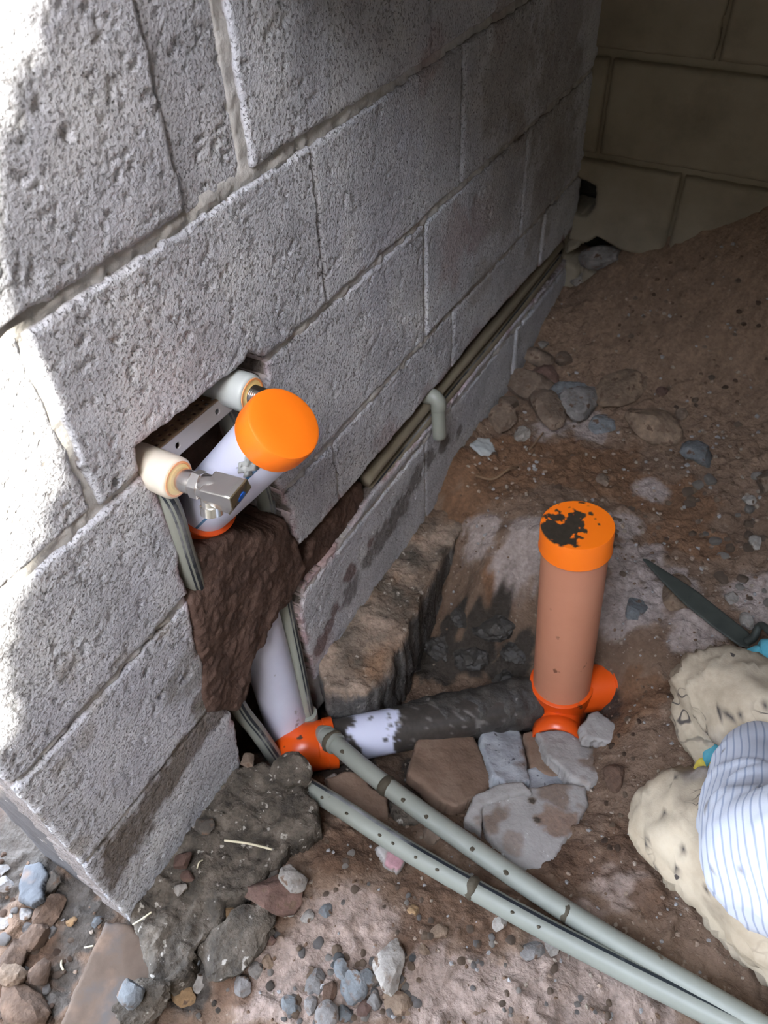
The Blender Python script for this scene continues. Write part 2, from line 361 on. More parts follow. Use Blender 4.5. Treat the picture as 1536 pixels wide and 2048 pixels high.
def hbase(x, y):
    x = np.clip(np.asarray(x, float), -.6, 1.5); y = np.clip(np.asarray(y, float), -.6, 1.7); out = np.zeros_like(x) + _Wt[-3] + _Wt[-2] * x + _Wt[-1] * y
    for i in range(len(_X)): out = out + _Wt[i] * _tps((x - _X[i, 0]) ** 2 + (y - _X[i, 1]) ** 2)
    return np.clip(out, -.25, .7)
def hnoise(x, y):
    P = p3(np.asarray(x, float), np.asarray(y, float))
    a = fbm(P, 14, 3, 1) * .009 + fbm(P, 48, 3, 2) * .0065
    clod = np.clip(vnoise(P, 75, 9) - .62, 0, 1) * .022
    return a + clod + fbm(P, 150, 2, 8, .7) * .0026
def hfull(x, y): return hbase(x, y) + hnoise(x, y)
def on_ground(px, py):
    r = ray(px, py); t = np.arange(.5, 2.6, .004); P = CAMC + t[:, None] * r
    k = np.where(P[:, 2] < hbase(P[:, 0], P[:, 1]))[0]
    p = P[k[0]] if len(k) else at_z(px, py, 0)
    return np.array([p[0], p[1], float(hfull(np.array([p[0]]), np.array([p[1]]))[0])])

# soil zones: (photo place, radius m, colour, strength)
PINK, WET, ORA, BLK, DUST, GREY = S(148, 131, 120)[:3], S(92, 70, 54)[:3], S(110, 82, 60)[:3], S(52, 48, 43)[:3], S(128, 106, 88)[:3], S(160, 148, 142)[:3]
ZONES = [(q[0], q[1], q[2], c, s) for c, s, qs in [
    (DUST, .9, [(1350, 600, .28), (1500, 700, .3), (1250, 720, .2), (1200, 620, .15), (1480, 500, .25), (1536, 850, .2)]),
    (ORA, .95, [(960, 960, .09), (1040, 920, .1), (1120, 930, .1), (1200, 950, .09), (1290, 990, .08), (1370, 1010, .07), (930, 1000, .05), (1330, 1070, .05), (1400, 1090, .06), (1000, 1180, .05), (1230, 1450, .05), (1280, 1400, .06)]),
    (GREY, .9, [(1270, 1130, .06), (1240, 1210, .06), (1300, 1200, .05), (1050, 1090, .07), (960, 1080, .05), (1350, 1180, .05), (1400, 1250, .06), (1300, 980, .035), (1250, 1050, .04), (1500, 1200, .06), (1100, 860, .05), (1180, 860, .05)]),
    (PINK, .95, [(640, 1900, .08), (720, 1860, .07), (560, 1960, .07), (860, 1960, .07), (960, 1980, .06), (1080, 1960, .06), (1180, 1990, .06), (1280, 2030, .05), (620, 2020, .06), (740, 1960, .06), (1230, 1770, .05), (1180, 1830, .03), (500, 2010, .04), (690, 1810, .04), (900, 2030, .06)]),
    (WET, .9, [(700, 1690, .06), (860, 1780, .05), (660, 1720, .04), (960, 1830, .06), (850, 1850, .04), (1050, 1800, .05), (1150, 1720, .05), (1250, 1680, .05), (1300, 1800, .03), (560, 1820, .03), (470, 1980, .04), (800, 1900, .025)]),
    (S(72, 62, 55)[:3], .95, [(10, 1650, .05), (30, 1700, .05), (0, 1740, .05), (-60, 1650, .08), (-80, 1800, .08)]),  # dark patches painted in to offset bounced light beside the wall end
    (S(92, 72, 58)[:3], .9, [(60, 1960, .06), (110, 1900, .05), (40, 2030, .06), (100, 1830, .03)]),
    (S(70, 68, 64)[:3], .95, [(160, 1870, .04), (130, 1940, .035), (160, 1800, .05), (60, 1760, .05), (30, 1690, .05), (110, 2010, .03), (200, 1830, .04), (380, 1980, .04), (420, 1900, .04), (300, 1830, .05)]),
    (BLK, 1.0, [(880, 1330, .06), (960, 1290, .05), (1020, 1340, .05), (830, 1300, .05), (900, 1262, .03), (1000, 1245, .025), (780, 1440, .06), (900, 1430, .06), (1050, 1420, .06), (700, 1440, .06), (620, 1500, .06), (700, 1540, .05), (850, 1540, .05), (1000, 1490, .06), (560, 1500, .05), (1180, 1440, .04), (920, 1225, .016)])] for q in qs]
_ZP = [(on_ground(z[0], z[1]), z[2], np.array(z[3]), z[4]) for z in ZONES]
def soil_color(V):
    n = fbm(p3(V[:, 0], V[:, 1]), 26, 4, 31); n2 = fbm(p3(V[:, 0], V[:, 1]), 90, 3, 32)
    C = np.tile(np.array(S(114, 92, 76)[:3]), (len(V), 1)); A = np.full(len(V), .35)
    for p, r, c, s in _ZP:
        d = np.hypot(V[:, 0] - p[0], V[:, 1] - p[1]) / r + n * .55 + n2 * .2
        a = np.clip((1.0 - d) / .3, 0, 1) * s
        C = C * (1 - a[:, None]) + c * a[:, None]; A = np.maximum(A, a * .92)
    C = C * (1 + .30 * n2[:, None] + .16 * n[:, None])
    return np.concatenate([C, A[:, None]], 1)

def build_ground():
    def axis(a, b, fine, lo, hi):
        core = np.arange(a, b + fine / 2, fine); L = [a]; s = fine
        while L[-1] > lo: s *= 1.35; L.append(max(lo, L[-1] - s))
        R = [b]; s = fine
        while R[-1] < hi: s *= 1.35; R.append(min(hi, R[-1] + s))
        return np.concatenate([L[:0:-1], core, R[1:]])
    xs = axis(-.22, .86, .0036, -6, 6); ys = axis(-.05, 1.72, .0038, -8, 5)
    X, Y = np.meshgrid(xs, ys, indexing='ij'); Z = hfull(X, Y)
    V = np.stack([X, Y, Z], -1).reshape(-1, 3); nx, ny = X.shape; ids = np.arange(nx * ny).reshape(nx, ny)
    Q = np.stack([ids[:-1, :-1], ids[1:, :-1], ids[1:, 1:], ids[:-1, 1:]], -1).reshape(-1, 4)
    g = mesh_np('ground', V, Q, M['ground'], col=soil_color(V)); g['kind'] = 'structure'
build_ground()

# ------------------------------------------------------------------ left wall
CHASE = wp((272, 892), (330, 850), (380, 805), (430, 766), (475, 737), (500, 700), (532, 722), (545, 830), (560, 955), (580, 1020), (597, 1097),
           (672, 1012), (735, 938), (800, 862), (900, 742), (985, 638), (1060, 556), (1150, 455), (1165, 490), (1085, 585), (1012, 672), (895, 815), (754, 982), (735, 1005), (700, 1065), (650, 1130), (612, 1172), (604, 1240), (628, 1340),
           (640, 1420), (600, 1600), (500, 1600), (482, 1535), (478, 1490), (463, 1425), (412, 1405), (406, 1340), (386, 1270), (372, 1180), (350, 1090), (312, 985), (278, 942))
def chase_sd(u, v):
    return sdpoly(u, v, CHASE) + fbm(p3(u, v), 45, 4, 77) * .006
PINKC, MUDC, OLIVE, WHITEC, GREYC = S(158, 112, 112)[:3], S(92, 80, 66)[:3], S(132, 122, 100)[:3], S(190, 190, 188)[:3], S(116, 112, 106)[:3]
WST = [(q[0], q[1], q[2], c, s) for c, s, qs in [
    (MUDC, .85, [(430, 1430, .035), (375, 1505, .042), (315, 1590, .048), (265, 1670, .052), (225, 1740, .052), (400, 1400, .03), (240, 1710, .05), (345, 1550, .045)]),
    (S(104, 98, 82)[:3], .7, [(385, 1300, .035), (395, 1220, .03), (380, 1370, .035), (400, 1420, .02), (345, 1370, .02)]),
    (OLIVE, .6, [(140, 1340, .02), (190, 1400, .018), (240, 1330, .018), (120, 1530, .02), (170, 1470, .018), (60, 1660, .02), (150, 1700, .02), (330, 1250, .022)]),
    (S(150, 116, 112)[:3], .55, [(780, 880, .05), (850, 800, .03), (660, 1030, .025), (910, 500, .07), (960, 450, .06), (1040, 270, .035), (1000, 60, .04), (850, 150, .03), (870, 110, .03), (950, 680, .04), (280, 950, .02), (470, 1440, .02), (650, 1290, .03), (620, 1330, .03)]),
    (S(128, 116, 100)[:3], .55, [(1010, 150, .12), (1110, 200, .14), (1130, 60, .14), (1010, 350, .12), (1110, 330, .12), (1080, 430, .1), (960, 560, .06)]),  # far blocks: dusty brown tint that also paints in the corner's dimness
    (S(98, 62, 40)[:3], .8, [(1080, 545, .03), (1120, 500, .03), (1030, 610, .02), (1140, 470, .03), (980, 660, .016)]),
    (S(70, 62, 52)[:3], .8, [(830, 960, .04), (800, 1020, .045), (860, 920, .03), (890, 890, .025), (760, 1080, .04), (700, 1180, .035), (740, 1110, .03), (920, 860, .02)]),
    (S(92, 62, 56)[:3], .85, [(700, 1150, .025), (670, 1220, .025), (640, 1290, .025), (740, 1090, .02), (660, 1250, .02)])] for q in qs]
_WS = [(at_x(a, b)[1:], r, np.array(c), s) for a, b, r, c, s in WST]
def wall_color(u, v, W, sd):
    P = p3(u, v); n = fbm(P, 30, 4, 41); n2 = fbm(P, 110, 3, 42); big = fbm(P, 5, 3, 43)
    C = np.tile(np.array(S(180, 180, 182)[:3]), (len(u), 1)); A = np.zeros(len(u))
    lil = np.clip(big * 1.6, 0, .5); C = C * (1 - lil[:, None]) + np.array(S(178, 180, 200)[:3]) * lil[:, None]; A = np.maximum(A, lil * .6)
    cd = chase_sd(u, v); pk = np.clip(1 - cd / .016 + n * .9 - .25, 0, 1) * .75
    C = C * (1 - pk[:, None]) + np.array(PINKC) * pk[:, None]; A = np.maximum(A, pk)
    for p, r, c, s in _WS:
        d = np.hypot(u - p[0], v - p[1]) / r + n * .6 + n2 * .25
        a = np.clip((1.05 - d) / .45, 0, 1) * s
        C = C * (1 - a[:, None]) + c * a[:, None]; A = np.maximum(A, a)
    return np.concatenate([C, A[:, None]], 1)
CHIPS = [(at_x(293, 1342)[1:], .0045), (at_x(308, 1362)[1:], .004), (at_x(324, 1388)[1:], .006), (at_x(372, 1352)[1:], .009), (at_x(262, 520)[1:], .006), (at_x(130, 265)[1:], .006), (at_x(232, 965)[1:], .004)]
def pores(u, v, W, k=1.0):
    P = W; a = fbm(P, 40, 2, 51) * .0005
    f = vnoise(P, 200, 52) * .7 + vnoise(P, 75, 53) * .3
    pit = np.clip((f - .70) / .08, 0, 1) * .0022
    for c, r in CHIPS:
        d = np.hypot(u - c[0], v - c[1]) / r + fbm(P, 120, 2, 54) * .5
        a = a - np.clip((1 - d) / .4, 0, 1) * .007
    return a - pit * k

wall = bpy.data.objects.new('wall_left', None); link(wall); wall['kind'] = 'structure'
# mortar bed and joints behind the block faces
def mortar_relief(u, v, W):
    bed = np.min([np.abs(v - z) for z in (.206, .415, .6165, .814, 1.012)], axis=0)
    sq = np.clip(1 - bed / .012, 0, 1) * np.clip(vnoise(p3(u, v), 36, 61) * .5 + .9 * vnoise(p3(u, v), 120, 64) - .5, 0, 1) * .009
    sq = sq * ~((u > .485) & (u < .588) & (v > .83) & (v < 1.0))
    return fbm(W, 90, 3, 62) * .003 + sq - .012 * ((u > .487) & (u < .574) & (v > .825) & (v < 1.006))
plate('mortar', [(.097, -.12), (1.66, -.12), (1.66, 1.21), (.097, 1.21)], XF, .0045, M['mortar'], thick=.15, relief=mortar_relief, edge_r=0, jag=0, cut=chase_sd, color=wall_color, parent=wall, base=-.005)
BLOCKS = [(.092, .47, -.02, .199), (.478, .93, -.02, .199), (.94, 1.33, -.02, .199), (1.34, 1.64, -.02, .199),
          (.092, .46, .211, .409), (.47, .66, .211, .409), (.670, 1.033, .211, .409), (1.042, 1.43, .211, .409), (1.44, 1.64, .211, .409),
          (.092, .50, .422, .610), (.51, .933, .422, .610), (.943, 1.303, .422, .610), (1.312, 1.64, .422, .610),
          (.092, .286, .623, .807), (.298, .680, .623, .807), (.688, 1.046, .623, .807), (1.053, 1.388, .623, .807), (1.396, 1.64, .623, .807),
          (.092, .485, .823, 1.006), (.591, .953, .823, 1.006), (.965, 1.33, .823, 1.006), (1.338, 1.64, .823, 1.006),
          (.092, .42, 1.018, 1.20), (.43, .82, 1.018, 1.20), (.83, 1.22, 1.018, 1.20), (1.23, 1.64, 1.018, 1.20)]
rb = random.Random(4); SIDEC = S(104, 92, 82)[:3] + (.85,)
for i, (y0, y1, z0, z1) in enumerate(BLOCKS):
    off = rb.uniform(-.002, .002); tl = rb.uniform(-.006, .006)
    if (y0, z0) == (.298, .623): off = .002
    if (y0, z0) == (.092, .623): off = -.003
    poly = [(y0 - .002, z0 - .001 + tl * .3), (y1 + .002, z0 - .001 - tl * .3), (y1 + .002, z1 + .0015 - tl * .2), (y0 - .002, z1 + .0015 + tl * .2)]
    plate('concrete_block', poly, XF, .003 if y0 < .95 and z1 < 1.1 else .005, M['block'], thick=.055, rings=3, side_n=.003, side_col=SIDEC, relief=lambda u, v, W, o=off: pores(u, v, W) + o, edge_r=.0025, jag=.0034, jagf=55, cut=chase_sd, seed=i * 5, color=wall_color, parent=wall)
# the narrow recessed filler between two blocks of the upper course
plate('filler_block', [(.490, .815), (.582, .815), (.582, 1.008), (.490, 1.008)], XF, .003, M['block'], thick=.05, relief=lambda u, v, W: pores(u, v, W, 1.3) - .004 - np.clip(u - .56, 0, 1) * .12, edge_r=.003, jag=.002, seed=400, color=wall_color, parent=wall)
# back of the chase, end face of the wall, wall above the blocks
plate('chase_back', [(.30, -.22), (1.66, -.22), (1.66, .70), (.30, .70)], ((-.085, 0, 0), (0, 1, 0), (0, 0, 1), (1, 0, 0)), .006, M['mud'], thick=.06, relief=lambda u, v, W: fbm(W, 40, 4, 71) * .012, edge_r=0, jag=0, parent=wall)
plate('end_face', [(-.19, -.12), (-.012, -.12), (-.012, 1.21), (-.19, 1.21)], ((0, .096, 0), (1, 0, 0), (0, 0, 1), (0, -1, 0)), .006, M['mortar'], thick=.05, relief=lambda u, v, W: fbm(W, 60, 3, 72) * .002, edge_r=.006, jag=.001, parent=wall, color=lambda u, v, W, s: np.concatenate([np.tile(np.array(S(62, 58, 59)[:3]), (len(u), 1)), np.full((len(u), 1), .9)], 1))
def box(name, lo, hi, m, parent=None, kind=None):
    bm = bmesh.new(); bmesh.ops.create_cube(bm, size=1)
    for v in bm.verts: v.co = Vector([lo[i] + (v.co[i] + .5) * (hi[i] - lo[i]) for i in range(3)])
    bmesh.ops.bevel(bm, geom=bm.edges[:], offset=.004, segments=1, affect='EDGES')
    me = bpy.data.meshes.new(name); bm.to_mesh(me); bm.free(); me.materials.append(m)
    o = link(bpy.data.objects.new(name, me), parent)
    if kind: o['kind'] = kind
    return o
box('wall_core', (-.19, .146, -.25), (-.146, 2.0, 1.205), M['mortar'], wall)
box('upper_wall', (-.19, .10, 1.205), (-.004, 1.61, 2.31), M['mortar'], wall)

# mud plugged into the chase
def mud_relief(u, v, W): return fbm(W, 24, 3, 81) * .006 + fbm(W, 130, 3, 85, .7) * .0032 + .6 * np.clip(vnoise(W, 80, 82) - .55, 0, 1) * .012
MUDP = wp((386, 1104), (414, 1094), (444, 1072), (474, 1056), (502, 1062), (530, 1062), (572, 1038), (598, 1085), (612, 1138), (590, 1190), (552, 1232), (520, 1290), (504, 1320), (494, 1400), (472, 1425), (412, 1428), (396, 1390), (402, 1340), (384, 1270), (374, 1180), (402, 1172), (396, 1120))
plate('mud_fill', MUDP, ((.004, 0, 0),) + XF[1:], .003, M['mud'], thick=.075, relief=mud_relief, edge_r=.010, jag=.006, jagf=50, parent=wall, seed=83)
plate('mud_fill', wp((612, 1150), (640, 1080), (690, 1012), (738, 968), (742, 1005), (708, 1062), (665, 1128), (640, 1175), (612, 1180)), ((-.012, 0, 0),) + XF[1:], .003, M['mud'], thick=.06, relief=mud_relief, edge_r=.008, jag=.004, parent=wall, seed=84)

# ------------------------------------------------------------------ back wall
YB = 1.621
BF = ((0, YB, 0), (1, 0, 0), (0, 0, 1), (0, -1, 0))
wallb = bpy.data.objects.new('wall_back', None); link(wallb); wallb['kind'] = 'structure'
hole = [(-.05, .33), (.03, .33), (.045, .36), (.04, .395), (.0, .41), (-.05, .41)]
def hole_sd(u, v): return np.minimum(sdpoly(u, v, hole) + fbm(p3(u, v), 60, 3, 91) * .004, sdpoly(u, v, [(-.02, .22), (.06, .29), (.13, .265), (.1, .2)]))
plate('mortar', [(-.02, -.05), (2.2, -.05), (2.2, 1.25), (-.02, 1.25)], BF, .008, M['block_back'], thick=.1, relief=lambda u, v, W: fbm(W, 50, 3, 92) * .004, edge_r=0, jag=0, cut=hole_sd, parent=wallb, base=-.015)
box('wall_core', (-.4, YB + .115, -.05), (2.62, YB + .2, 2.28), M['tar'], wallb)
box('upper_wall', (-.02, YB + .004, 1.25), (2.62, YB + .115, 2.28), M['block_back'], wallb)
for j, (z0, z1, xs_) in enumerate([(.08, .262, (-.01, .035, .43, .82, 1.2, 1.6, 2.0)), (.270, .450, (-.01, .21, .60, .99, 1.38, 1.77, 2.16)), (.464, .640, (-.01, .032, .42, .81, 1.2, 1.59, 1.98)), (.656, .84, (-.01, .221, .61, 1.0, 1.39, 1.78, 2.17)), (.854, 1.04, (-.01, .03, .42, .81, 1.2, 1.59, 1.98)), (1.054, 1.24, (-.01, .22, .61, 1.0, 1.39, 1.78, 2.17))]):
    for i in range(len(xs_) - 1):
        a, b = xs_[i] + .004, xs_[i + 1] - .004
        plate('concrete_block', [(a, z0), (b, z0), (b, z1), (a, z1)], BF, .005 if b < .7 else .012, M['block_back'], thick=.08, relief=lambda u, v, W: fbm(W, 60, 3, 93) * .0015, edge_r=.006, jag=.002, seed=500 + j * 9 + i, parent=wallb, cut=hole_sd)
box('wall_horizon_block', (-1.6, -2.4, -.1), (3.2, -2.25, 2.3), M['block_back'], None, 'structure')  # unseen wall added to block sky light from the horizon
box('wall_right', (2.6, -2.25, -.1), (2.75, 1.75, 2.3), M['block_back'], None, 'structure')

# unseen sheet added overhead, edge shaped so sun reaches only the near wall end
def lit(y, z, zr=2.32): t = (zr - z) / SUN.z; return (SUN.x * t, y + SUN.y * t)
edge = [lit(*q) for q in [(.52, 1.17), (.47, 1.08), (.415, 1.0), (.376, .965), (.333, .931), (.296, .86), (.286, .818), (.292, .775), (.287, .724), (.272, .69), (.254, .665), (.214, .634), (.188, .6), (.147, .562), (.128, .52), (.125, .480), (.112, .462), (.085, .468), (.05, .45), (.02, .44), (-.06, .44)]]
shade_outline = [(3.2, 1.8), (-.25, 1.8), (-.25, edge[0][1] + .25), (.03, edge[0][1] + .17), (edge[0][0] - .12, edge[0][1] + .12)] + edge + [(.35, -1.8), (.02, -1.75), (.02, edge[0][1] + .12), (-.3, edge[0][1] + .2), (-1.6, edge[0][1] + .2), (-1.6, -2.3), (3.2, -2.3)]
plate('shade_sheet', shade_outline, ZF(2.34), .02, M['root'], thick=.02, edge_r=0, jag=0, back=True)['kind'] = 'structure'

box('shade_beam', (-.0, .52, 1.06), (2.6, .66, 2.31), M['block_back'], None, 'structure')  # unseen beam added to keep light off the far end of the room
# ------------------------------------------------------------------ footings
def foot_relief(u, v, W): return fbm(W, 22, 4, 101) * .013 + fbm(W, 75, 4, 102, .65) * .010 + np.clip(vnoise(W, 60, 107) - .66, 0, 1) * .03
def foot_color(u, v, W, s):
    n = fbm(p3(u, v), 24, 3, 103); a = np.clip(.5 + n, 0, 1) * .9; b = np.clip(fbm(p3(u, v), 12, 3, 104) * 2, 0, 1)
    c = np.array(S(150, 132, 116)[:3]) * (1 - b[:, None]) + np.array(S(124, 98, 76)[:3]) * b[:, None]
    return np.concatenate([c, a[:, None]], 1)
FT1 = [tuple(at_z(*q, 0)[:2]) for q in ((640, 1350), (650, 1378), (700, 1388), (732, 1385), (762, 1352), (792, 1305), (838, 1220), (868, 1145), (905, 1090), (932, 1056), (946, 1012))] + [(-.02, 1.02), (-.02, .56)]
o = plate('footing', FT1, ZF(.004), .004, M['rubble'], thick=.26, relief=lambda u, v, W: foot_relief(u, v, W) * .8, edge_r=.004, jag=.012, jagf=30, rings=10, side_n=.011, color=foot_color, side_col=S(98, 98, 98)[:3] + (.6,), seed=105); o['kind'] = 'structure'
FT2 = [tuple(at_z(*q, .03)[:2]) for q in ((470, 1525), (545, 1528), (600, 1560), (628, 1600), (645, 1650), (612, 1688), (530, 1735), (500, 1780), (447, 1803), (440, 1845), (395, 1880), (345, 1955), (300, 1965), (262, 1862))] + [(-.03, .09), (-.03, .34)]
o = plate('footing', FT2, ZF(.03), .0035, M['rubble'], thick=.10, relief=lambda u, v, W: foot_relief(u, v, W) * 1.15 - np.clip(.26 - v, 0, 1) * .12, edge_r=.012, jag=.012, jagf=26, rings=6, side_n=.010, seed=106); o['kind'] = 'structure'
# seat of black wet mud around the buried drain is part of the ground; clumps of it are things further down
#@@PART2
# ------------------------------------------------------------------ drain and water pipes in the wall
def A(*p): return np.array(p, float)
def straight(a, b, k): return A(*a) + (A(*b) - A(*a)) * k
# capped white stub pipe leaning out of the chase, its 45 degree bend and the lower pipe
CAPC = at_d(570, 845, .755); BASE = at_d(404, 1014, .925); dS = CAPC - BASE; LS = np.linalg.norm(dS); dS /= LS
t = thing('drain_stub_pipe', 'white waste pipe with bright orange end cap leaning out of the wall chase', 'pipe', BASE)
RS = .0345
o = lathe('pipe', BASE, dS, [(-.01, RS), (LS - .03, RS)], [M['white'], M['bluestripe']], seg=72, mi_of=lambda i, j: 1 if j in (21,) else 0, color=lambda V: clean(V, 0)); o['label'] = 'white pipe with a thin blue line'
under(o, t)
UPA = CAMR.T @ A(.42, -.75, -.62); UPV = CAMR.T @ A(.62, -.15, -.75)
o = lathe('end_cap', CAPC - dS * .032, dS, [(0, .0365), (.0, .0385), (.004, .0392), (.026, .0392), (.0305, .0378), (.032, .035), (.0315, .012), (.0312, .004)], M['orange'], seg=72, color=lambda V: clean(V, 0)); o['label'] = 'bright orange round end cap'; under(o, t)
bend0 = BASE - dS * .022
o = tube('bend', [BASE + dS * .006, BASE - dS * .012, BASE - dS * .03 + A(-.004, 0, -.012), BASE - dS * .045 + A(-.002, .002, -.05), BASE - dS * .045 + A(.0, .004, -.09)], .0385, M['orange_dk'], seg=48, up=(0, 1, 0), color=lambda V: clean(V, 0)); o['label'] = 'orange bend half hidden by mud'; under(o, t)
o = tube('rim', [BASE + dS * .004, BASE + dS * .010], .0400, M['orange_dk'], seg=48, n=2, up=(0, 1, 0), color=lambda V: clean(V, 0)); under(o, t)
u_ = A(0, 0, 1) - dS * dS[2]; u_ /= np.linalg.norm(u_); v_ = np.cross(dS, u_)
def on_stub(s, a, r): return BASE + dS * s + r * (math.cos(a) * u_ + math.sin(a) * v_)
# torn label foil on the stub
fv = []; nn_ = (7, 9)
for i in range(nn_[0]):
    for j in range(nn_[1]):
        s = LS - .062 + .030 * i / 6 + .004 * math.sin(j * 1.7); a = 1.42 + .42 * j / 8 + .05 * math.sin(i * 2.1)
        fv.append(on_stub(s, a, RS + .0009 + .0009 * math.sin(i * 1.9 + j * 2.3) ** 2))
o = mesh_np('torn_label', fv, [[i * 9 + j, (i + 1) * 9 + j, (i + 1) * 9 + j + 1, i * 9 + j + 1] for i in range(6) for j in range(8)], M['foam']); md = o.modifiers.new('thick', 'SOLIDIFY'); md.thickness = .0006
under(o, t); o['label'] = 'crinkled silvery label remnant'

LP0, LP1 = at_x(512, 1235, -.045), at_x(586, 1492, -.005)
EL = LP1 + (LP1 - LP0) / np.linalg.norm(LP1 - LP0) * .03
t = thing('drain_pipe', 'soiled white upright drain pipe in the foot of the wall chase with orange bend', 'pipe', EL)
o = tube('pipe', [LP0 + (LP0 - LP1) * .5, LP1 + (LP1 - LP0) * .05], .0355, M['white_dirty'], seg=56, n=6, up=(0, 1, 0), color=lambda V: clean(V, 0)); under(o, t)
TEE = A(.362, .752, -.105)                     # under the orange stack
HP0 = at_x(655, 1487, .062); HP0[2] += 0
HPd = (TEE - HP0); HPd /= np.linalg.norm(HPd)
dn = (LP1 - LP0) / np.linalg.norm(LP1 - LP0)
o = tube('bend', [LP1 - dn * .004, LP1 + dn * .018, HP0 - HPd * .045 + A(-.004, 0, -.002), HP0 - HPd * .018, HP0 + HPd * .012], .0405, M['orange_dk'], seg=48, up=(0, 1, 0), color=lambda V: clean(V, 0)); o['label'] = 'glossy orange bend'; under(o, t)
for k, s in ((0, .0), (1, .0)):
    pass
o = lathe('collar', HP0 - HPd * .004, HPd, [(0, .0405), (.001, .0425), (.016, .0425), (.017, .039)], M['orange_dk'], seg=48, color=lambda V: clean(V, 0)); under(o, t)
o = lathe('collar', LP1 - dn * .006, dn, [(0, .038), (.001, .0425), (.015, .0425), (.016, .040)], M['orange_dk'], seg=48, color=lambda V: clean(V, 0)); under(o, t)

def muddy(a0, a1, hp, hd):
    def f(V):
        s = (V - hp) @ hd; n = fbm(V, 34, 4, 201) * .03 + fbm(V, 120, 2, 202) * .010
        up = (V - hp - s[:, None] * hd)[:, 2]
        dark = np.clip(((s + n + (up < 0) * .0 - a1) / .004), 0, 1) + np.clip((a0 - (s + n)) / .004, 0, 1)
        spk = np.clip((vnoise(V, 90, 203) - .80) / .05, 0, 1)
        a = np.clip(dark + spk * .9, 0, 1)
        scr = np.clip((vnoise(V * [1, 6, 6], 26, 204) - .72) / .1, 0, 1) * (s > a1) * .55
        c = np.tile(np.array(S(62, 58, 54)[:3]), (len(V), 1)) * (1 - scr[:, None]) + np.array(S(140, 136, 132)[:3]) * scr[:, None]
        return np.concatenate([c, a[:, None]], 1)
    return f
HPL = np.linalg.norm(TEE - HP0) - .05
t = thing('drain_pipe', 'muddy drain pipe lying in the pit between wall and capped stack, white near the wall', 'pipe', HP0)
o = tube('pipe', [HP0 + HPd * (HPL * k) for k in np.linspace(0, 1, 90)], .0375, M['white'], seg=64, n=0, up=(0, 0, 1), color=muddy(.042, .112, HP0, HPd)); under(o, t)
# mud caked on the far stretch
o = tube('mud_crust', [HP0 + HPd * (HPL * k) + A(0, .006, -.004) for k in np.linspace(.33, 1, 60)], .041, M['tar'], seg=48, n=0, radii=[.036, .040, .042, .0405, .043, .046, .045], lump=.006, color=lambda V: clean(V, 0)); under(o, t)

# inspection stack
t = thing('inspection_stack', 'salmon pink upright drain pipe with a flat orange cap speckled with black mud', 'pipe', TEE + A(0, 0, -.04))
Sb = TEE + A(0, 0, .03); St = at_d(1155, 1049, 1.105); sd_ = St - Sb; SL = np.linalg.norm(sd_); sd_ /= SL
o = lathe('riser', Sb, sd_, [(0, .0485), (SL - .028, .0485)], M['pinkpipe'], seg=64, color=lambda V: clean(V, 0)); under(o, t)
def cap_dirt(V):
    s = (V - Sb) @ sd_; q = V - at_plane(1128, 1048, St, sd_)
    d = np.linalg.norm(q, axis=1) / .034 + fbm(V, 55, 3, 211) * 1.0 + fbm(V, 150, 2, 212) * .5
    a = np.clip((1.0 - d) / .08, 0, 1) * (s > SL - .001)
    a = np.maximum(a, np.clip((vnoise(V, 120, 213) - .86) / .03, 0, 1) * (s > SL - .001))
    return np.concatenate([np.tile(np.array(S(58, 52, 44)[:3]), (len(V), 1)), a[:, None]], 1)
capo = lathe('end_cap', Sb, sd_, [(SL - .043, .0495), (SL - .043, .0515), (SL - .041, .0530), (SL - .038, .0520), (SL - .0022, .0520), (SL, .051)] + [(SL + .0002, r) for r in np.linspace(.0485, .001, 30)], M['orange'], seg=128, color=cap_dirt); under(capo, t); capo['label'] = 'orange cap with splashes of black mud'
o = lathe('socket', Sb, sd_, [(-.095, .046), (-.02, .050), (-.012, .0525), (.016, .0540), (.018, .0500)], M['orange_dk'], seg=56, color=lambda V: clean(V, 0)); under(o, t); o['label'] = 'red orange socket'
# side branch with stopper and open branch towards the camera
b1 = A(.78, .60, .03); b1 /= np.linalg.norm(b1); J = TEE + A(0, 0, -.005)
o = lathe('side_branch', J + A(0, 0, .018), b1, [(0, .041), (.088, .041), (.089, .0445), (.097, .0445), (.098, .0405), (.1035, .0405)], M['orange_dk'], seg=56, color=lambda V: clean(V, 0)); under(o, t)
o = lathe('stopper', J + A(0, 0, .018) + b1 * .1045, b1, [(0, .043), (.001, .0455), (.020, .0455), (.023, .043), (.0235, .02)], M['orange'], seg=56, color=lambda V: clean(V, 0)); under(o, t); o['label'] = 'orange stopper closing the side branch'
b2 = A(.30, -.86, .06); b2 /= np.linalg.norm(b2)
o = tube('open_branch', [J + b2 * k + A(0, 0, -.004) for k in (.02, .055, .058, .060, .062, .088)], .0385, M['orange_dk'], seg=56, up=(0, 0, 1), n=0, radii=[.0385, .0385, .0385, .0385, .0418, .0418], hollow=.004, deep=.085, color=lambda V: clean(V, 0)); under(o, t); o['label'] = 'open orange branch'

# water pipes
def rad_tube(nm, px, r, seg=28, stripe=(), x=None, z=None, mats=None, **k):
    pts = [at_x(q[0], q[1], q[2] if len(q) > 2 else x) if z is None else at_z(q[0], q[1], q[2] if len(q) > 2 else z) for q in px]
    return pts
PM = [M['ppr'], M['stripe']]
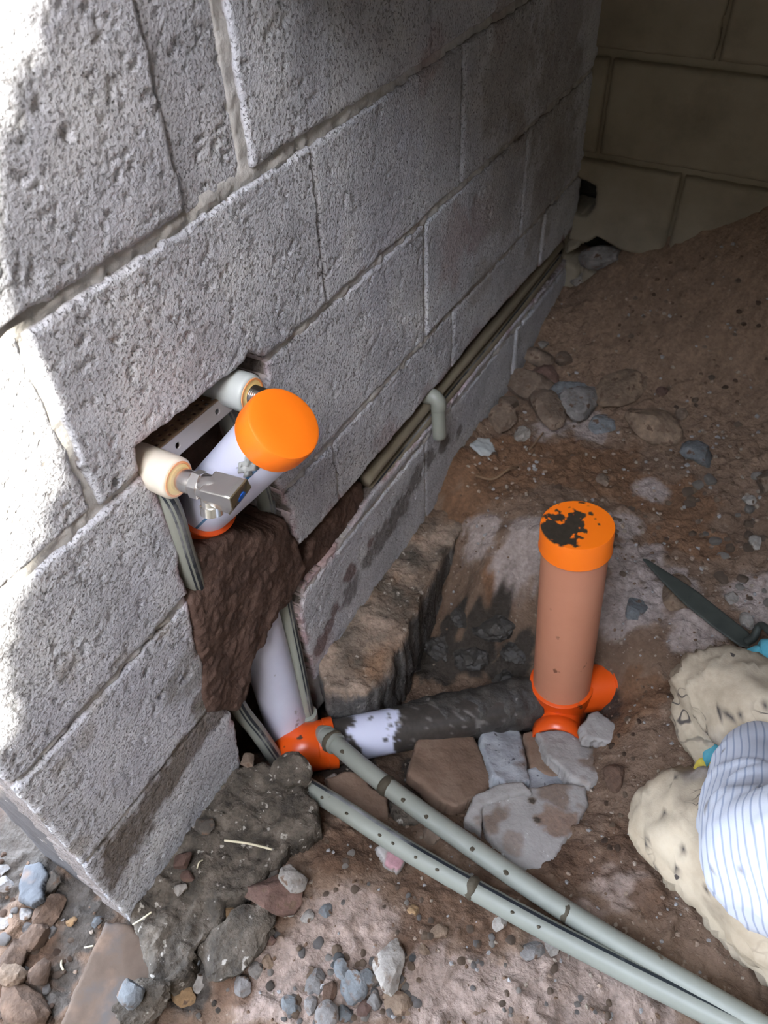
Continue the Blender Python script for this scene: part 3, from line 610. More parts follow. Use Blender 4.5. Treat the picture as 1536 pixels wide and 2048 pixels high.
# pipe under the valve: upright in the chase, then out from beneath the rubble to the corner of the view
LF = A(-.02, .370, .603)                       # left fitting centre
t = thing('water_pipe', 'grey water pipe dropping from the blue dotted valve down the chase', 'pipe', (-.03, .37, .15))
P1 = [LF + A(-.004, 0, -.012)] + [at_x(*q) for q in ((336, 1010, -.004), (366, 1100, -.005), (392, 1180, -.014), (420, 1280, -.04), (472, 1405, -.028), (518, 1468, -.008), (562, 1532, .012))]
o = tube('pipe', P1, .0128, PM, seg=32, up=UPV, stripe=(31, 0, 2), color=lambda V: clean(V, 0)); under(o, t)
t = thing('water_pipe', 'grey water pipe with a black line running along the soil, nearest the camera', 'pipe', at_z(900, 1742, .01))
P1b = [at_z(575, 1545, -.02)] + [at_z(*q) for q in ((612, 1572, -.006), (680, 1614, .008), (800, 1692, .018), (940, 1774, .022), (1080, 1852, .030), (1230, 1930, .040), (1360, 1996, .05), (1480, 2056, .06), (1620, 2120, .07))]
o = tube('pipe', P1b, .0142, PM, seg=32, up=UPA, stripe=(31, 0), color=lambda V: clean(V, 0)); under(o, t); PIPEA = (P1b, t)
# second pipe
RF = A(-.03, .505, .612)
t = thing('water_pipe', 'grey water pipe coming down the chase beside the wall edge to an elbow', 'pipe', (-.03, .51, .1))
P2 = [RF + A(-.006, 0, -.02)] + [at_x(*q) for q in ((520, 960, -.035), (540, 1060, -.04), (560, 1160, -.034), (573, 1230, -.022), (594, 1330, -.004), (614, 1432, .012))]
o = tube('pipe', P2, .0126, PM, seg=32, up=UPV, stripe=(31, 0, 2), color=lambda V: clean(V, 0)); under(o, t)
e0, e1 = at_x(613, 1428, .012), at_z(655, 1472, -.03)
em = at_x(620, 1462, .018)
o = tube('elbow', [e0, em + A(0, 0, .004), straight(em, e1, .45), e1], .0158, M['ppr'], seg=32, up=(0, 1, 0), color=lambda V: clean(V, 0)); under(o, t)
de = (em - e0) / np.linalg.norm(em - e0)
o = lathe('collar', e0 - de * .003, de, [(0, .0145), (.001, .0182), (.014, .0182), (.016, .0155)], M['ppr'], seg=32, color=lambda V: clean(V, 0)); under(o, t)
t = thing('water_pipe', 'plain grey water pipe running from the elbow along the soil, farther from the camera', 'pipe', at_z(900, 1660, .0))
P2b = [e1 + (em - e1) * .2, at_z(660, 1478, -.028)] + [at_z(*q) for q in ((740, 1546, -.012), (850, 1628, .0), (960, 1706, .01), (1080, 1788, .022), (1200, 1865, .035), (1330, 1942, .048), (1460, 2018, .06), (1600, 2100, .075))]
o = tube('pipe', P2b, .0142, M['ppr'], seg=32, color=lambda V: clean(V, 0)); under(o, t); PIPEB = (P2b, t)
dd = (P2b[2] - P2b[1]) / np.linalg.norm(P2b[2] - P2b[1])
o = lathe('collar', P2b[1] - dd * .004, dd, [(0, .0150), (.001, .0178), (.020, .0178), (.021, .0143)], M['ppr'], seg=32, color=lambda V: clean(V, 0)); under(o, t)
# mud splats on the two pipes
def splat_on(pipe, frac, length, r, seed, full=True):
    pts, root = pipe; path = smooth_path(pts, 30); L = len(path); i = int(frac * (L - 1)); ln = max(2, int(length / (np.linalg.norm(path[min(i + 1, L - 1)] - path[i]) + 1e-9)))
    seg_ = path[i:i + ln + 1]
    if full:
        o = tube('mud_splat', seg_, r, M['splat'], n=0, seg=20, lump=.006, radii=[r * .93, r * 1.06, r * 1.12, r * .93], color=lambda V: clean(V, 0))
    else:
        me = rock_mesh('mud_splat', seed, length * .5, length * .42, .0022, M['splat'], sub=2); o = link(bpy.data.objects.new('mud_splat', me)); o.location = Vector((path[i] + A(-.004, -.006, r - .001)).tolist())
    under(o, root)
splat_on(PIPEB, .255, .016, .0150, 1); splat_on(PIPEB, .60, .012, .0148, 3); splat_on(PIPEB, .118, .010, .0172, 3)
splat_on(PIPEA, .442, .016, .0152, 2)
for i, f in enumerate((.30, .345, .17, .44, .5)): splat_on(PIPEB, f, .009, .0142, 10 + i, False)
for i, f in enumerate((.19, .25, .31, .33, .37, .40, .52, .56)): splat_on(PIPEA, f, .006, .0142, 20 + i, False)
# the two pipes in the long groove and the short end hanging at the wall
for lab, pa, pb in (('upper of two thin grey pipes buried in the long wall groove', (728, 962), (1128, 478)), ('lower of two thin grey pipes buried in the long wall groove', (738, 984), (1140, 488))):
    t = thing('groove_pipe', lab, 'pipe', at_x(900, 780, -.02), 'pipes in the wall groove')
    a, b = at_x(*pa, -.016), at_x(*pb, -.016); b[1] = min(b[1], 1.60)
    n_ = [a + (b - a) * k + A(0, 0, .003 * math.sin(k * 7)) for k in np.linspace(0, 1, 9)]
    o = tube('pipe', n_, .0118, [M['ppr_back'], M['stripe']], seg=24, up=(1, 0, .3), stripe=(3,) if lab[0] == 'u' else (21,), color=lambda V: clean(V, 0)); under(o, t)
t = thing('pipe_stub', 'short grey pipe end hanging down against the wall below the groove', 'pipe', at_x(878, 870, .012))
s0, s1 = at_x(876, 806, .010), at_x(879, 874, .016)
o = tube('pipe', [s0, straight(s0, s1, .5), s1], .0125, M['ppr'], seg=28, up=(1, 0, 0), hollow=.003, color=lambda V: clean(V, 0)); under(o, t)
o = tube('elbow', [s0 + A(-.026, -.0, .006), s0 + A(-.010, 0, .010), s0 + A(0, 0, .002), s0 + A(.001, 0, -.012)], .0138, M['ppr'], seg=28, up=(0, 1, 0), color=lambda V: clean(V, 0)); under(o, t)

# mixer bracket with its two outlets and the angle valve
t = thing('bracket', 'perforated grey metal bracket joining the two water outlets in the wall opening', 'bracket', (-.03, .44, .615))
b0, b1_ = at_x(300, 925, -.012), at_x(478, 776, -.012)
ax = b1_ - b0; LB = np.linalg.norm(ax); ax /= LB; nb = A(1, 0, .15); nb -= ax * (nb @ ax); nb /= np.linalg.norm(nb); bu = np.cross(nb, ax)
holes = [(LB * .27, .0), (LB * .72, .0)]
o = plate('front_flange', [(0, -.011), (LB, -.011), (LB, .011), (0, .011)], (b0 - bu * .006, ax, bu, nb), .0009, M['zinc'], thick=.002, edge_r=0, jag=0, cut=lambda u, v: np.min([np.hypot((u - h[0]) , v - h[1]) - .0033 for h in holes], axis=0), back=True, color=lambda u, v, W, s: clean(W, 0)); under(o, t)
tf = b0 + bu * .006
slots = [(LB * k, .008 + .010 * (i % 2)) for i, k in enumerate(np.linspace(.14, .86, 22))]
o = plate('top_flange', [(0, 0), (LB, 0), (LB, .030), (0, .030)], (tf, ax, np.cross(bu, ax), bu), .0011, M['zinc_dk'], thick=.0016, edge_r=0, jag=0, cut=lambda u, v: np.min([np.maximum(np.abs(u - h[0]) - .0022, np.abs(v - h[1]) - .003) for h in slots], axis=0), back=True, color=lambda u, v, W, s: clean(W, 0)); under(o, t)
o = tube('upper_rail', [tf + bu * .010 + nb * -.034, tf + ax * LB + bu * .010 + nb * -.034], .0042, M['zinc_dk'], seg=14, color=lambda V: clean(V, 0)); under(o, t)

def outlet(label, c, white, L0=.058):
    t = thing('water_outlet', label, 'fitting', c)
    m = M['fitwhite'] if white else M['fit']
    o = lathe('body', c + A(-.012, 0, 0), (1, 0, 0), [(0, .0185), (.002, .0208), (.006, .0214), (L0 - .008, .0222), (L0 - .003, .0219), (L0 - .0008, .0205), (L0, .0192)], m, seg=48, color=lambda V: clean(V, 0)); under(o, t)
    o = lathe('seal_ring', c + A(L0 - .0122, 0, 0), (1, 0, 0), [(0, .0192), (.0010, .0188), (.0012, .0170), (-.0004, .0165)], M['ring'], seg=48); under(o, t)
    o = lathe('core', c + A(L0 - .0125, 0, 0), (1, 0, 0), [(0, .0168), (.0008, .0165), (.001, .011)], M['cream'], seg=40); under(o, t)
    o = tube('elbow', [c + A(-.008, 0, 0), c + A(-.010, 0, -.006), c + A(-.008, 0, -.020), c + A(-.006, 0, -.032)], .0175, m, seg=32, up=(0, 1, 0), color=lambda V: clean(V, 0)); under(o, t)
    return t
outlet('white threaded outlet holding the chrome valve at the near corner of the opening', LF + A(0, 0, 0), True)
outlet('pale grey outlet partly behind the orange capped pipe', RF + A(.002, 0, .0), False)
t = thing('pipe_nipple', 'short chrome nipple screwed into the pale grey outlet behind the orange cap', 'fitting', RF + A(.05, 0, 0))
o = lathe('thread', RF + A(.046, 0, 0), (1, 0, 0), [(0, .0105)] + [(.0012 * k, .0118 if k % 2 else .0105) for k in range(1, 18)], M['chrome'], seg=28); under(o, t)
t = thing('angle_valve', 'chrome angle valve with a blue dot on its handle', 'valve', LF + A(.05, 0, 0))
vx = LF + A(.036, 0, 0)
vd = A(1, .12, -.02); vd /= np.linalg.norm(vd)
o = lathe('inlet', vx, vd, [(0, .0118), (.002, .0124), (.026, .0122), (.0265, .0112), (.034, .0110)], M['chrome'], seg=40); under(o, t)
o = lathe('hex_nut', vx + vd * .027, vd, [(0, .0128), (.001, .0148), (.010, .0148), (.011, .0128)], M['chrome'], seg=6); o.data.polygons.foreach_set('use_smooth', np.zeros(len(o.data.polygons), bool)); under(o, t)
o = lathe('valve_body', vx + vd * .036, vd, [(0, .0120), (.002, .0132), (.014, .0138), (.020, .0128)], M['chrome'], seg=40); under(o, t)
o = lathe('spout', vx + vd * .046 + A(0, -.002, -.006), (.15, -.35, -.95), [(0, .0100), (.012, .0098), (.0125, .0112), (.022, .0112), (.0225, .0085)], M['chrome'], seg=36); under(o, t)
# wedge handle: flat top, raked end plate
hc = vx + vd * .050; hv = A(0, 1, .12); hv /= np.linalg.norm(hv); hw = np.cross(vd, hv)
prof = [(-.004, -.0105, .0125), (.012, -.0125, .0135), (.026, -.0150, .0150), (.031, -.0145, .0145)]
V = []; 
for s, lo_, hi_ in prof:
    for a, b in ((-.0135, lo_), (.0135, lo_), (.0155, 0), (.0135, hi_), (-.0135, hi_), (-.0155, 0)): V.append(hc + vd * (s - (b < 0) * s * .28) + hv * a + hw * b)
F = [[i * 6 + j, i * 6 + (j + 1) % 6, (i + 1) * 6 + (j + 1) % 6, (i + 1) * 6 + j] for i in range(3) for j in range(6)] + [[0, 5, 4, 3, 2, 1]]
o = mesh_np('handle', V, F, M['chrome'], smooth=False); md = o.modifiers.new('b', 'BEVEL'); md.width = .0012; md.segments = 2; under(o, t)
hn = np.cross(A(*V[19]) - A(*V[18]), A(*V[21]) - A(*V[18])); hn /= np.linalg.norm(hn); hn = hn if hn[0] > 0 else -hn
ec = np.mean(V[18:24], axis=0)
o = mesh_np('end_plate', [v for v in V[18:24]] + [v + hn * .0015 for v in V[18:24]], [[0, 1, 2, 3, 4, 5], [6, 11, 10, 9, 8, 7]] + [[j, (j + 1) % 6, 6 + (j + 1) % 6, 6 + j] for j in range(6)], M['chrome_dk'], smooth=False); bmx = bmesh.new(); bmx.from_mesh(o.data); bmesh.ops.recalc_face_normals(bmx, faces=bmx.faces); bmx.to_mesh(o.data); bmx.free(); under(o, t)
o = lathe('blue_dot', ec + hn * .0014 + hv * .002, hn, [(0, .0060), (.0014, .0057), (.0017, .003)], M['blue'], seg=28); under(o, t); o['label'] = 'round blue dot'
#@@PART3
# ------------------------------------------------------------------ broken slabs in the pit
def slab(name, label, zc, pc, px, n, thick, m, cat='slab', seed=1, cell=.003, rel=.0025, group=None, dirt=None):
    N = A(*n); N /= np.linalg.norm(N); P0 = at_z(pc[0], pc[1], zc)
    U = A(1, 0, 0) - N * N[0]; U /= np.linalg.norm(U); V = np.cross(N, U)
    pts = []
    for q in px:
        w_ = at_plane(q[0], q[1], P0, N) - P0; pts.append((w_ @ U, w_ @ V))
    def col(u, v, W, s):
        a = np.zeros(len(u)); c = np.tile(np.array(S(112, 92, 76)[:3]), (len(u), 1))
        k = np.clip((fbm(W, 22, 4, seed + 50) - .18) / .2, 0, 1) * .75; a = np.maximum(a, k)
        if dirt: 
            for q in dirt:
                d = np.linalg.norm(W - at_plane(q[0], q[1], P0, N), axis=1) / q[2] + fbm(W, 60, 3, seed) * .6
                kk = np.clip((1 - d) / .25, 0, 1) * q[3]; c = c * (1 - kk[:, None]) + np.array(S(*q[4])[:3]) * kk[:, None]; a = np.maximum(a, kk)
        return np.concatenate([c, a[:, None]], 1)
    o = plate(name, pts, ((0, 0, 0), U, V, N), cell, m, thick=thick, relief=lambda u, v, W: fbm(W + P0, 45, 3, seed) * rel, edge_r=.004, jag=.0045, jagf=45, rings=4, side_n=.004, back=True, seed=seed, color=None)
    # bring to world: plate was built about the origin, object carries the place
    o.location = Vector(P0.tolist())
    me = o.data; co = np.zeros(len(me.vertices) * 3, np.float32); me.vertices.foreach_get('co', co); co = co.reshape(-1, 3)
    ca = me.color_attributes.new('Col', 'FLOAT_COLOR', 'POINT'); ca.data.foreach_set('color', col(co[:, 0], co[:, 1], co + P0, None).astype(np.float32).ravel())
    return tag(o, label, cat, group)
slab('screed_slab', 'flat broken slab with brown soiled face, nearest the white drain pipe', -.062, (900, 1540), [(838, 1478), (870, 1462), (944, 1453), (958, 1490), (988, 1556), (972, 1584), (915, 1612), (884, 1602), (846, 1566), (815, 1545), (824, 1500)], (.05, .42, 1), .026, M['slab_brown'], seed=11)
slab('screed_slab', 'narrow grey speckled slab standing between the brown slab and the wide grey slab', -.078, (1005, 1510), [(958, 1452), (985, 1446), (1033, 1444), (1047, 1482), (1062, 1560), (1015, 1576), (985, 1548), (964, 1490)], (-.1, .5, 1), .03, M['slab_blue'], seed=12, rel=.004)
slab('screed_slab', 'wide grey slab leaning below the open orange branch', -.07, (1160, 1510), [(1072, 1464), (1110, 1456), (1210, 1456), (1226, 1494), (1222, 1540), (1182, 1572), (1140, 1552), (1092, 1508)], (-.12, .38, 1), .03, M['slab'], seed=13)
slab('screed_slab', 'reddish brown broken lump under the edge of the wide grey slab', -.092, (1085, 1505), [(1042, 1462), (1085, 1458), (1110, 1500), (1140, 1548), (1100, 1552), (1062, 1530)], (-.1, .3, 1), .03, M['slab_brown'], seed=14)
slab('screed_slab', 'largest pale grey broken slab with brown stains, lowest of the rubble pile', -.035, (1060, 1640), [(950, 1612), (1040, 1578), (1100, 1566), (1172, 1568), (1180, 1606), (1148, 1662), (1108, 1715), (1082, 1736), (1040, 1734), (990, 1690), (968, 1655)], (-.06, .22, 1), .03, M['slab'], seed=15, dirt=[(1110, 1640, .03, .8, (130, 104, 86)), (1030, 1685, .02, .5, (134, 110, 92)), (1075, 1640, .006, 1.0, (70, 62, 52)), (1065, 1602, .006, 1.0, (70, 62, 52))])
slab('screed_slab', 'pale grey stepped fragment along the upper edge of the largest slab', -.03, (985, 1605), [(930, 1632), (946, 1590), (985, 1570), (1045, 1562), (1062, 1580), (1010, 1592), (965, 1612), (962, 1655)], (-.1, .2, 1), .045, M['slab'], seed=16)
slab('screed_slab', 'small grey slab corner resting against the mouth of the open orange branch', -.05, (1200, 1450), [(1164, 1448), (1176, 1424), (1196, 1418), (1236, 1452), (1238, 1468), (1222, 1486), (1172, 1474)], (.1, .25, 1), .022, M['slab'], seed=17, rel=.003)
slab('screed_slab', 'grey shard low behind the largest slab, mostly hidden', -.075, (1090, 1562), [(1040, 1540), (1090, 1530), (1140, 1556), (1135, 1580), (1060, 1580)], (-.1, .4, 1), .02, M['slab_blue'], seed=18)
slab('screed_slab', 'dull grey tile fragment lying between the two grey water pipes', -.035, (720, 1590), [(652, 1556), (690, 1540), (726, 1545), (745, 1570), (778, 1592), (776, 1630), (735, 1640), (690, 1600), (660, 1580)], (.05, .3, 1), .02, M['slab_brown'], seed=19)
slab('screed_slab', 'dark grey fragment touching the farther water pipe between both pipes', -.045, (815, 1605), [(780, 1580), (812, 1568), (838, 1590), (858, 1612), (850, 1640), (800, 1640), (780, 1620)], (.0, .4, 1), .02, M['rubble'], seed=20)
slab('pink_chip', 'small pinkish broken chip lying against the nearer grey water pipe', .012, (783, 1706), [(752, 1694), (772, 1678), (790, 1686), (812, 1704), (806, 1728), (796, 1742), (772, 1722)], (.1, .15, 1), .014, M['slab'], 'chip', seed=21, cell=.002, rel=.001, dirt=[(790, 1715, .016, .9, (166, 122, 130))])
slab('terracotta_tile', 'brown terracotta tile lying flat by the foot of the wall end', -.012, (250, 1950), [(210, 1841), (262, 1848), (272, 1864), (338, 1892), (337, 1946), (328, 1990), (300, 2075), (105, 2075), (156, 1965), (187, 1899)], (.06, .03, 1), .022, M['tile'], 'tile', seed=22, rel=.0012)
slab('concrete_flake', 'flat bluish grey concrete flake leaning below the wall end', .0, (65, 1772), [(48, 1728), (78, 1722), (98, 1748), (82, 1775), (84, 1795), (62, 1812), (34, 1795), (40, 1755)], (-.2, .1, 1), .012, M['flake'], 'flake', seed=23, cell=.002)
slab('mortar_splat', 'dark mortar splat dried on the pinkish soil at the bottom', .007, (995, 1995), [(948, 1990), (955, 1976), (975, 1982), (988, 1972), (1002, 1982), (1030, 1984), (1048, 1998), (1044, 2018), (1030, 2028), (1012, 2018), (985, 2020), (960, 2034), (946, 2028)], (0, 0, 1), .008, M['splat'], 'splat', seed=24, cell=.002, rel=.002)
slab('crumpled_scrap', 'pale crumpled scrap lying at the foot of the wall below the pipe stub', .062, (972, 902), [(938, 888), (962, 872), (978, 876), (990, 896), (1000, 922), (984, 924), (962, 908)], (.3, .1, 1), .004, M['foam'], 'scrap', seed=25, cell=.002, rel=.006)

# ------------------------------------------------------------------ stones that can be told apart
def put_rock(name, px, py, wpx, m, label, cat='stone', flat=.6, asp=1.0, seed=None, group=None, sink=.3, facets=9, z=None, rot=None, mm=None):
    p = on_ground(px, py) if z is None else at_z(px, py, z); depth = (p - CAMC) @ CAMR[2]; r = wpx * depth / FPX / 2
    seed = seed if seed is not None else int(px * 7 + py)
    me = rock_mesh(name, seed, r * 1.18 * asp, r * 1.18 / asp, r * 1.18 * flat, M[mm] if mm else m, facets, 4 if wpx > 44 else 3, .34 if mm else .17)
    o = link(bpy.data.objects.new(name, me)); rr = random.Random(seed)
    o.location = Vector((p[0], p[1], p[2] + r * flat * (1 - sink * 1.4))); o.rotation_euler = (rr.uniform(-.25, .25), rr.uniform(-.25, .25), rr.uniform(0, 3.1) if rot is None else rot)
    return tag(o, label, cat, group)
ST = [
 (1055, 778, 80, 'dust', 'pinkish grey angular stone by the wall foot, largest of the heap there', .6), (1128, 795, 66, 'blue', 'blue grey stone on top of the heap at the mound foot', .6),
 (1156, 816, 88, 'grey', 'long grey stone with a dark gap beneath it at the mound foot', .5), (1090, 834, 80, 'dust', 'dusty stone below the blue grey one at the mound foot', .5),
 (1078, 726, 50, 'dust', 'dusty stone touching the wall foot above the heap', .7), (1088, 762, 50, 'red', 'dull reddish stone squeezed above the pinkish grey angular stone', .7), (1127, 722, 36, 'dust', 'small dusty stone just uphill of the heap at the mound foot', .7),
 (1236, 792, 92, 'tan', 'flat tan stone jutting out of the mound foot', .35), (1043, 872, 32, 'pale', 'small pale stone alone on the orange soil by the wall', .7), (1206, 852, 52, 'blue', 'flat bluish stone half buried below the flat tan stone', .35),
 (1305, 862, 84, 'tan', 'rounded tan stone with a dark undercut on the open ground', .6), (1394, 920, 62, 'blue', 'pale blue grey stone at the foot of the mound beyond the stack', .6), (1534, 972, 54, 'dust', 'dusty stone cut by the picture edge above the trowel', .6),
 (1003, 846, 62, 'dust', 'pinkish crumbly stone between wall and heap', .5), (1322, 792, 22, 'red', 'small reddish stone on the slope of the mound', .6), (1496, 1008, 24, 'pale', 'small whitish stone on the far side of the damp patch', .7), (1362, 834, 28, 'dust', 'little stone uphill of the rounded tan stone', .6), (1086, 690, 20, 'pale', 'tiny pale stone against the wall foot', .7), (1204, 966, 28, 'dust', 'thin sliver of stone on the orange soil behind the stack cap', .4),
 (1016, 810, 44, 'dust', 'dusty stone wedged at the wall foot beside the heap', .6), (1508, 1090, 32, 'pale', 'pale round stone on the ground beyond the trowel tang', .7), (1352, 1200, 72, 'tan', 'tan stone lying under the trowel blade', .5), (1268, 1224, 46, 'blue', 'bluish lump set in the grey ground between stack and trowel', .6), (1460, 1202, 28, 'pale', 'pale stone touching the far edge of the trowel blade', .6), (1488, 1252, 30, 'pale', 'pinkish pale stone beside the trowel tang', .7),
 (1226, 1562, 50, 'brown', 'round brown stone against the side of the wide grey slab', .7), (664, 1566, 28, 'pale', 'small pale stone at the start of the nearer grey pipe', .7),
 (866, 1672, 40, 'dust', 'small soiled stone between the two pipes below the fragments', .6), (1065, 1906, 40, 'grey', 'oval grey pebble just below the nearer pipe', .6), (1104, 1896, 36, 'pale', 'pale angular pebble beside the oval grey one', .7), (1000, 1851, 28, 'pale', 'pale stone on brown soil midway along the nearer pipe', .6),
 (556, 1795, 88, 'red', 'reddish brown rock with a whitish crust by the muddy footing', .65), (583, 1757, 56, 'pale', 'whitish lump stuck on the reddish brown rock', .6), (592, 1794, 22, 'pale', 'white pebble right beside the reddish brown rock', .8), (578, 1824, 22, 'pale', 'white pebble below the reddish brown rock', .8), (652, 1822, 24, 'blue', 'white and blue pebble on the pink soil', .7), (614, 1832, 24, 'pale', 'flat whitish pebble left of the blue white one', .5),
 (684, 1942, 32, 'blue', 'light blue chip at the top of the pebble heap', .6), (734, 1958, 36, 'blue', 'pale blue angular chip beside the dark mud lump', .7), (708, 1980, 52, 'blue', 'long bluish chip in the middle of the pebble heap', .5), (782, 1940, 74, 'pale', 'big whitish stone with a mud spot topping the pebble heap', .6), (758, 1960, 34, 'dark', 'dark mud lump between the chips of the heap', .7), (750, 2004, 32, 'grey', 'rounded grey pebble below the dark mud lump', .8), (580, 2016, 34, 'blue', 'bluish white pebble apart on the pink soil at the bottom', .7), (624, 2016, 28, 'grey', 'grey pebble between the apart bluish one and the heap', .7), (686, 2028, 30, 'blue', 'blue grey pebble low in the heap', .7), (657, 2036, 44, 'grey', 'broad grey pebble at the very bottom of the heap', .5), (730, 2020, 30, 'red', 'pinkish pebble low in the heap', .6), (798, 2012, 52, 'tan', 'tan flat stone on the far side of the heap bottom', .4), (630, 1968, 44, 'grey', 'grey flat stone at the near border of the heap', .45), (662, 1988, 34, 'brown', 'brown stone within the heap', .5), (826, 1822, 20, 'ochre', 'small yellowish stone on the brown soil', .7), (878, 1866, 30, 'tan', 'tan pebble in the brown soil below the nearer pipe', .6), (850, 1904, 20, 'tan', 'little tan pebble above the bare pink soil', .5),
 (105, 1828, 56, 'soil', 'round brown clod below the flake at the wall end', .7), (76, 1880, 50, 'soil', 'round brown clod in the middle of the clods', .7), (32, 1952, 50, 'tan', 'egg shaped brown stone near the lower corner', .75), (88, 1952, 46, 'soil', 'brown clod beside the egg shaped stone', .7), (58, 2012, 84, 'soil', 'biggest brown clod in the lower corner', .6), (108, 1772, 40, 'dark', 'dark brown stone beside the bluish flake', .7), (8, 1748, 28, 'grey', 'grey stone at the picture edge under the wall end', .6), (14, 1776, 34, 'grey', 'longish grey stone next to the bluish flake', .5), (52, 1830, 28, 'grey', 'grey pebble above the round clods', .6), (6, 1846, 34, 'pale', 'pale long stone at the picture edge', .5), (30, 1916, 66, 'soil', 'flat wide brown clod above the egg shaped stone', .4), (198, 1848, 22, 'blue', 'small bluish pebble at the tile corner', .7), (147, 1846, 18, 'ochre', 'tiny yellow ochre pebble near the tile', .7),
 (284, 2018, 92, 'dark', 'dark crusty rock lying on the tile', .6), (264, 1990, 50, 'blue', 'pale blue white lump on the dark crusty rock', .7), (366, 1725, 38, 'red', 'reddish stone at the wall foot on the muddy footing', .7), (376, 1755, 24, 'red', 'smaller reddish stone below its twin on the footing', .7), (362, 1781, 24, 'pale', 'whitish pebble on the muddy footing', .7), (372, 1990, 44, 'ochre', 'upright ochre stone right of the tile', .8), (394, 1966, 34, 'pale', 'pale angular pebble near the ochre stone', .7), (411, 1655, 38, 'dark', 'angular grey brown stone on the footing at the wall', .5), (458, 1828, 34, 'ochre', 'bright ochre stone in the gap of the footing', .8), (466, 1895, 124, 'dark', 'big crusty dark rock with white specks below the footing', .55), (392, 1920, 26, 'blue', 'blue grey pebble beside the big crusty rock', .7), (536, 1924, 24, 'tan', 'tan pebble past the big crusty rock', .6), (512, 1944, 28, 'pale', 'pale chip at the lower end of the big crusty rock', .6), (541, 1880, 22, 'red', 'pinkish pebble at the edge of the pink soil', .7), (545, 1742, 40, 'dark', 'dark flat stone above the reddish brown rock', .4), (518, 1748, 22, 'blue', 'dark bluish pebble next to the footing edge', .7), (486, 1975, 34, 'grey', 'rounded grey pebble below the big crusty rock', .8), (495, 1524, 30, 'dust', 'pinkish round lump at the top of the muddy footing', .6), (1155, 566, 34, 'pale', 'round pale stone lying in the far corner', .8), (1204, 532, 70, 'grey', 'grey block piece half buried in the far corner', .6),
]
for q in ST:
    top = (250 < q[0] < 650 and 1500 < q[1] < 1900 and q[0] in (366, 376, 362, 411, 495)) or q[0] in (583, 264, 284)
    o = put_rock('stone', q[0], q[1], q[2], M['st_' + q[3]], q[4], flat=q[5], asp=1.25 if q[2] > 60 else 1.08, mm=('rubble' if q[0] in (466, 284) else None), z=({366: .032, 376: .03, 362: .025, 411: .036, 495: .045, 583: .03, 264: .035, 284: .006}[q[0]] if top else None))
slab('stone', 'slim pinkish elongated stone beside the big whitish stone', .008, (790, 1977), [(768, 1998), (766, 1990), (800, 1954), (812, 1950), (814, 1960), (784, 1994)], (0, .1, 1), .01, M['st_tan'], 'stone', seed=60, cell=.0015, rel=.001)
for px, py, wpx, lab in [(990, 1250, 78, 'largest clod of wet mud in the pit, pale flecked, behind the buried pipe'), (940, 1320, 56, 'black mud clod just above the buried pipe midway to the stack'), (1030, 1310, 46, 'black mud clod close to the foot of the orange capped stack'), (880, 1300, 52, 'black mud clod nearest the broken footing in the pit'), (925, 1235, 40, 'black mud clod at the upper rim of the pit below the orange soil'), (1010, 1365, 44, 'black mud clod leaning on the buried pipe beside the stack')]:
    p = on_ground(px, py); r = wpx * ((p - CAMC) @ CAMR[2]) / FPX / 2
    o = link(bpy.data.objects.new('mud_clump', rock_mesh('mud_clump', px, r * 1.2, r * 1.1, r * .7, M['tar'], 3, 4, .42))); o.location = (p[0], p[1], p[2] - r * .1); o.rotation_euler = (.2, .1, px); tag(o, lab, 'mud clump', 'black mud clods in the pit')
put_rock('stone', 582, 1556, 74, M['rubble'], 'muddy lump at the footing corner hiding the bend of the nearer water pipe', flat=.6, z=.02, seed=91)

# ------------------------------------------------------------------ pebbles and fine gravel
def inpoly(px, py, poly): return sdpoly(np.array([px], float), np.array([py], float), poly)[0] < 0
PROT = {}
def pebbles(n, poly, mats, lo, hi, label, group, seed):
    rr = random.Random(seed); xs_ = [p[0] for p in poly]; ys_ = [p[1] for p in poly]; k = 0; tries = 0
    while k < n and tries < 4000:
        tries += 1; px, py = rr.uniform(min(xs_), max(xs_)), rr.uniform(min(ys_), max(ys_))
        if not inpoly(px, py, poly): continue
        p = on_ground(px, py)
        if p[0] < .012 and p[1] > .08: continue
        mname = rr.choice(mats); vr = rr.randrange(4); key = (mname, vr)
        if key not in PROT:
            PROT[key] = rock_mesh('pebble', 700 + vr * 13 + len(mname), 1, 1.15, .68, M['st_' + mname], 7, 2, .14)
        depth = (p - CAMC) @ CAMR[2]; r = rr.uniform(lo, hi) * (.75 + .5 * rr.random()) * depth / FPX / 2
        o = bpy.data.objects.new('pebble', PROT[key]); link(o); o.location = (p[0], p[1], p[2] + r * .1); o.scale = (r, r, r)
        o.rotation_euler = (rr.uniform(-.3, .3), rr.uniform(-.3, .3), rr.uniform(0, 6.28)); tag(o, label, 'pebble', group); k += 1
pebbles(62, [(600, 1870), (720, 1900), (830, 1900), (850, 2048), (560, 2048), (590, 1980)], ['pale', 'blue', 'grey', 'grey', 'tan'], 9, 22, 'small pale or bluish pebble of the heap on the pink soil at the bottom', 'pebbles of the bottom heap', 1)
pebbles(44, [(0, 1700), (60, 1740), (130, 1800), (150, 1900), (110, 2048), (0, 2048)], ['soil', 'brown', 'grey', 'dust'], 10, 24, 'small brown or grey pebble in the rubble beside the wall end', 'pebbles beside the wall end', 2)
pebbles(50, [(640, 1660), (760, 1730), (880, 1810), (1080, 1910), (1290, 2040), (1000, 2040), (860, 1900), (640, 1790)], ['tan', 'pale', 'dust', 'grey', 'dust'], 8, 18, 'small pebble on the soil below the nearer grey water pipe', 'pebbles below the water pipes', 3)
pebbles(42, [(1370, 960), (1536, 960), (1536, 1230), (1440, 1170), (1380, 1080)], ['dust', 'tan', 'pale', 'dust'], 10, 24, 'small dusty pebble on the ground beyond the trowel', 'pebbles beyond the trowel', 4)
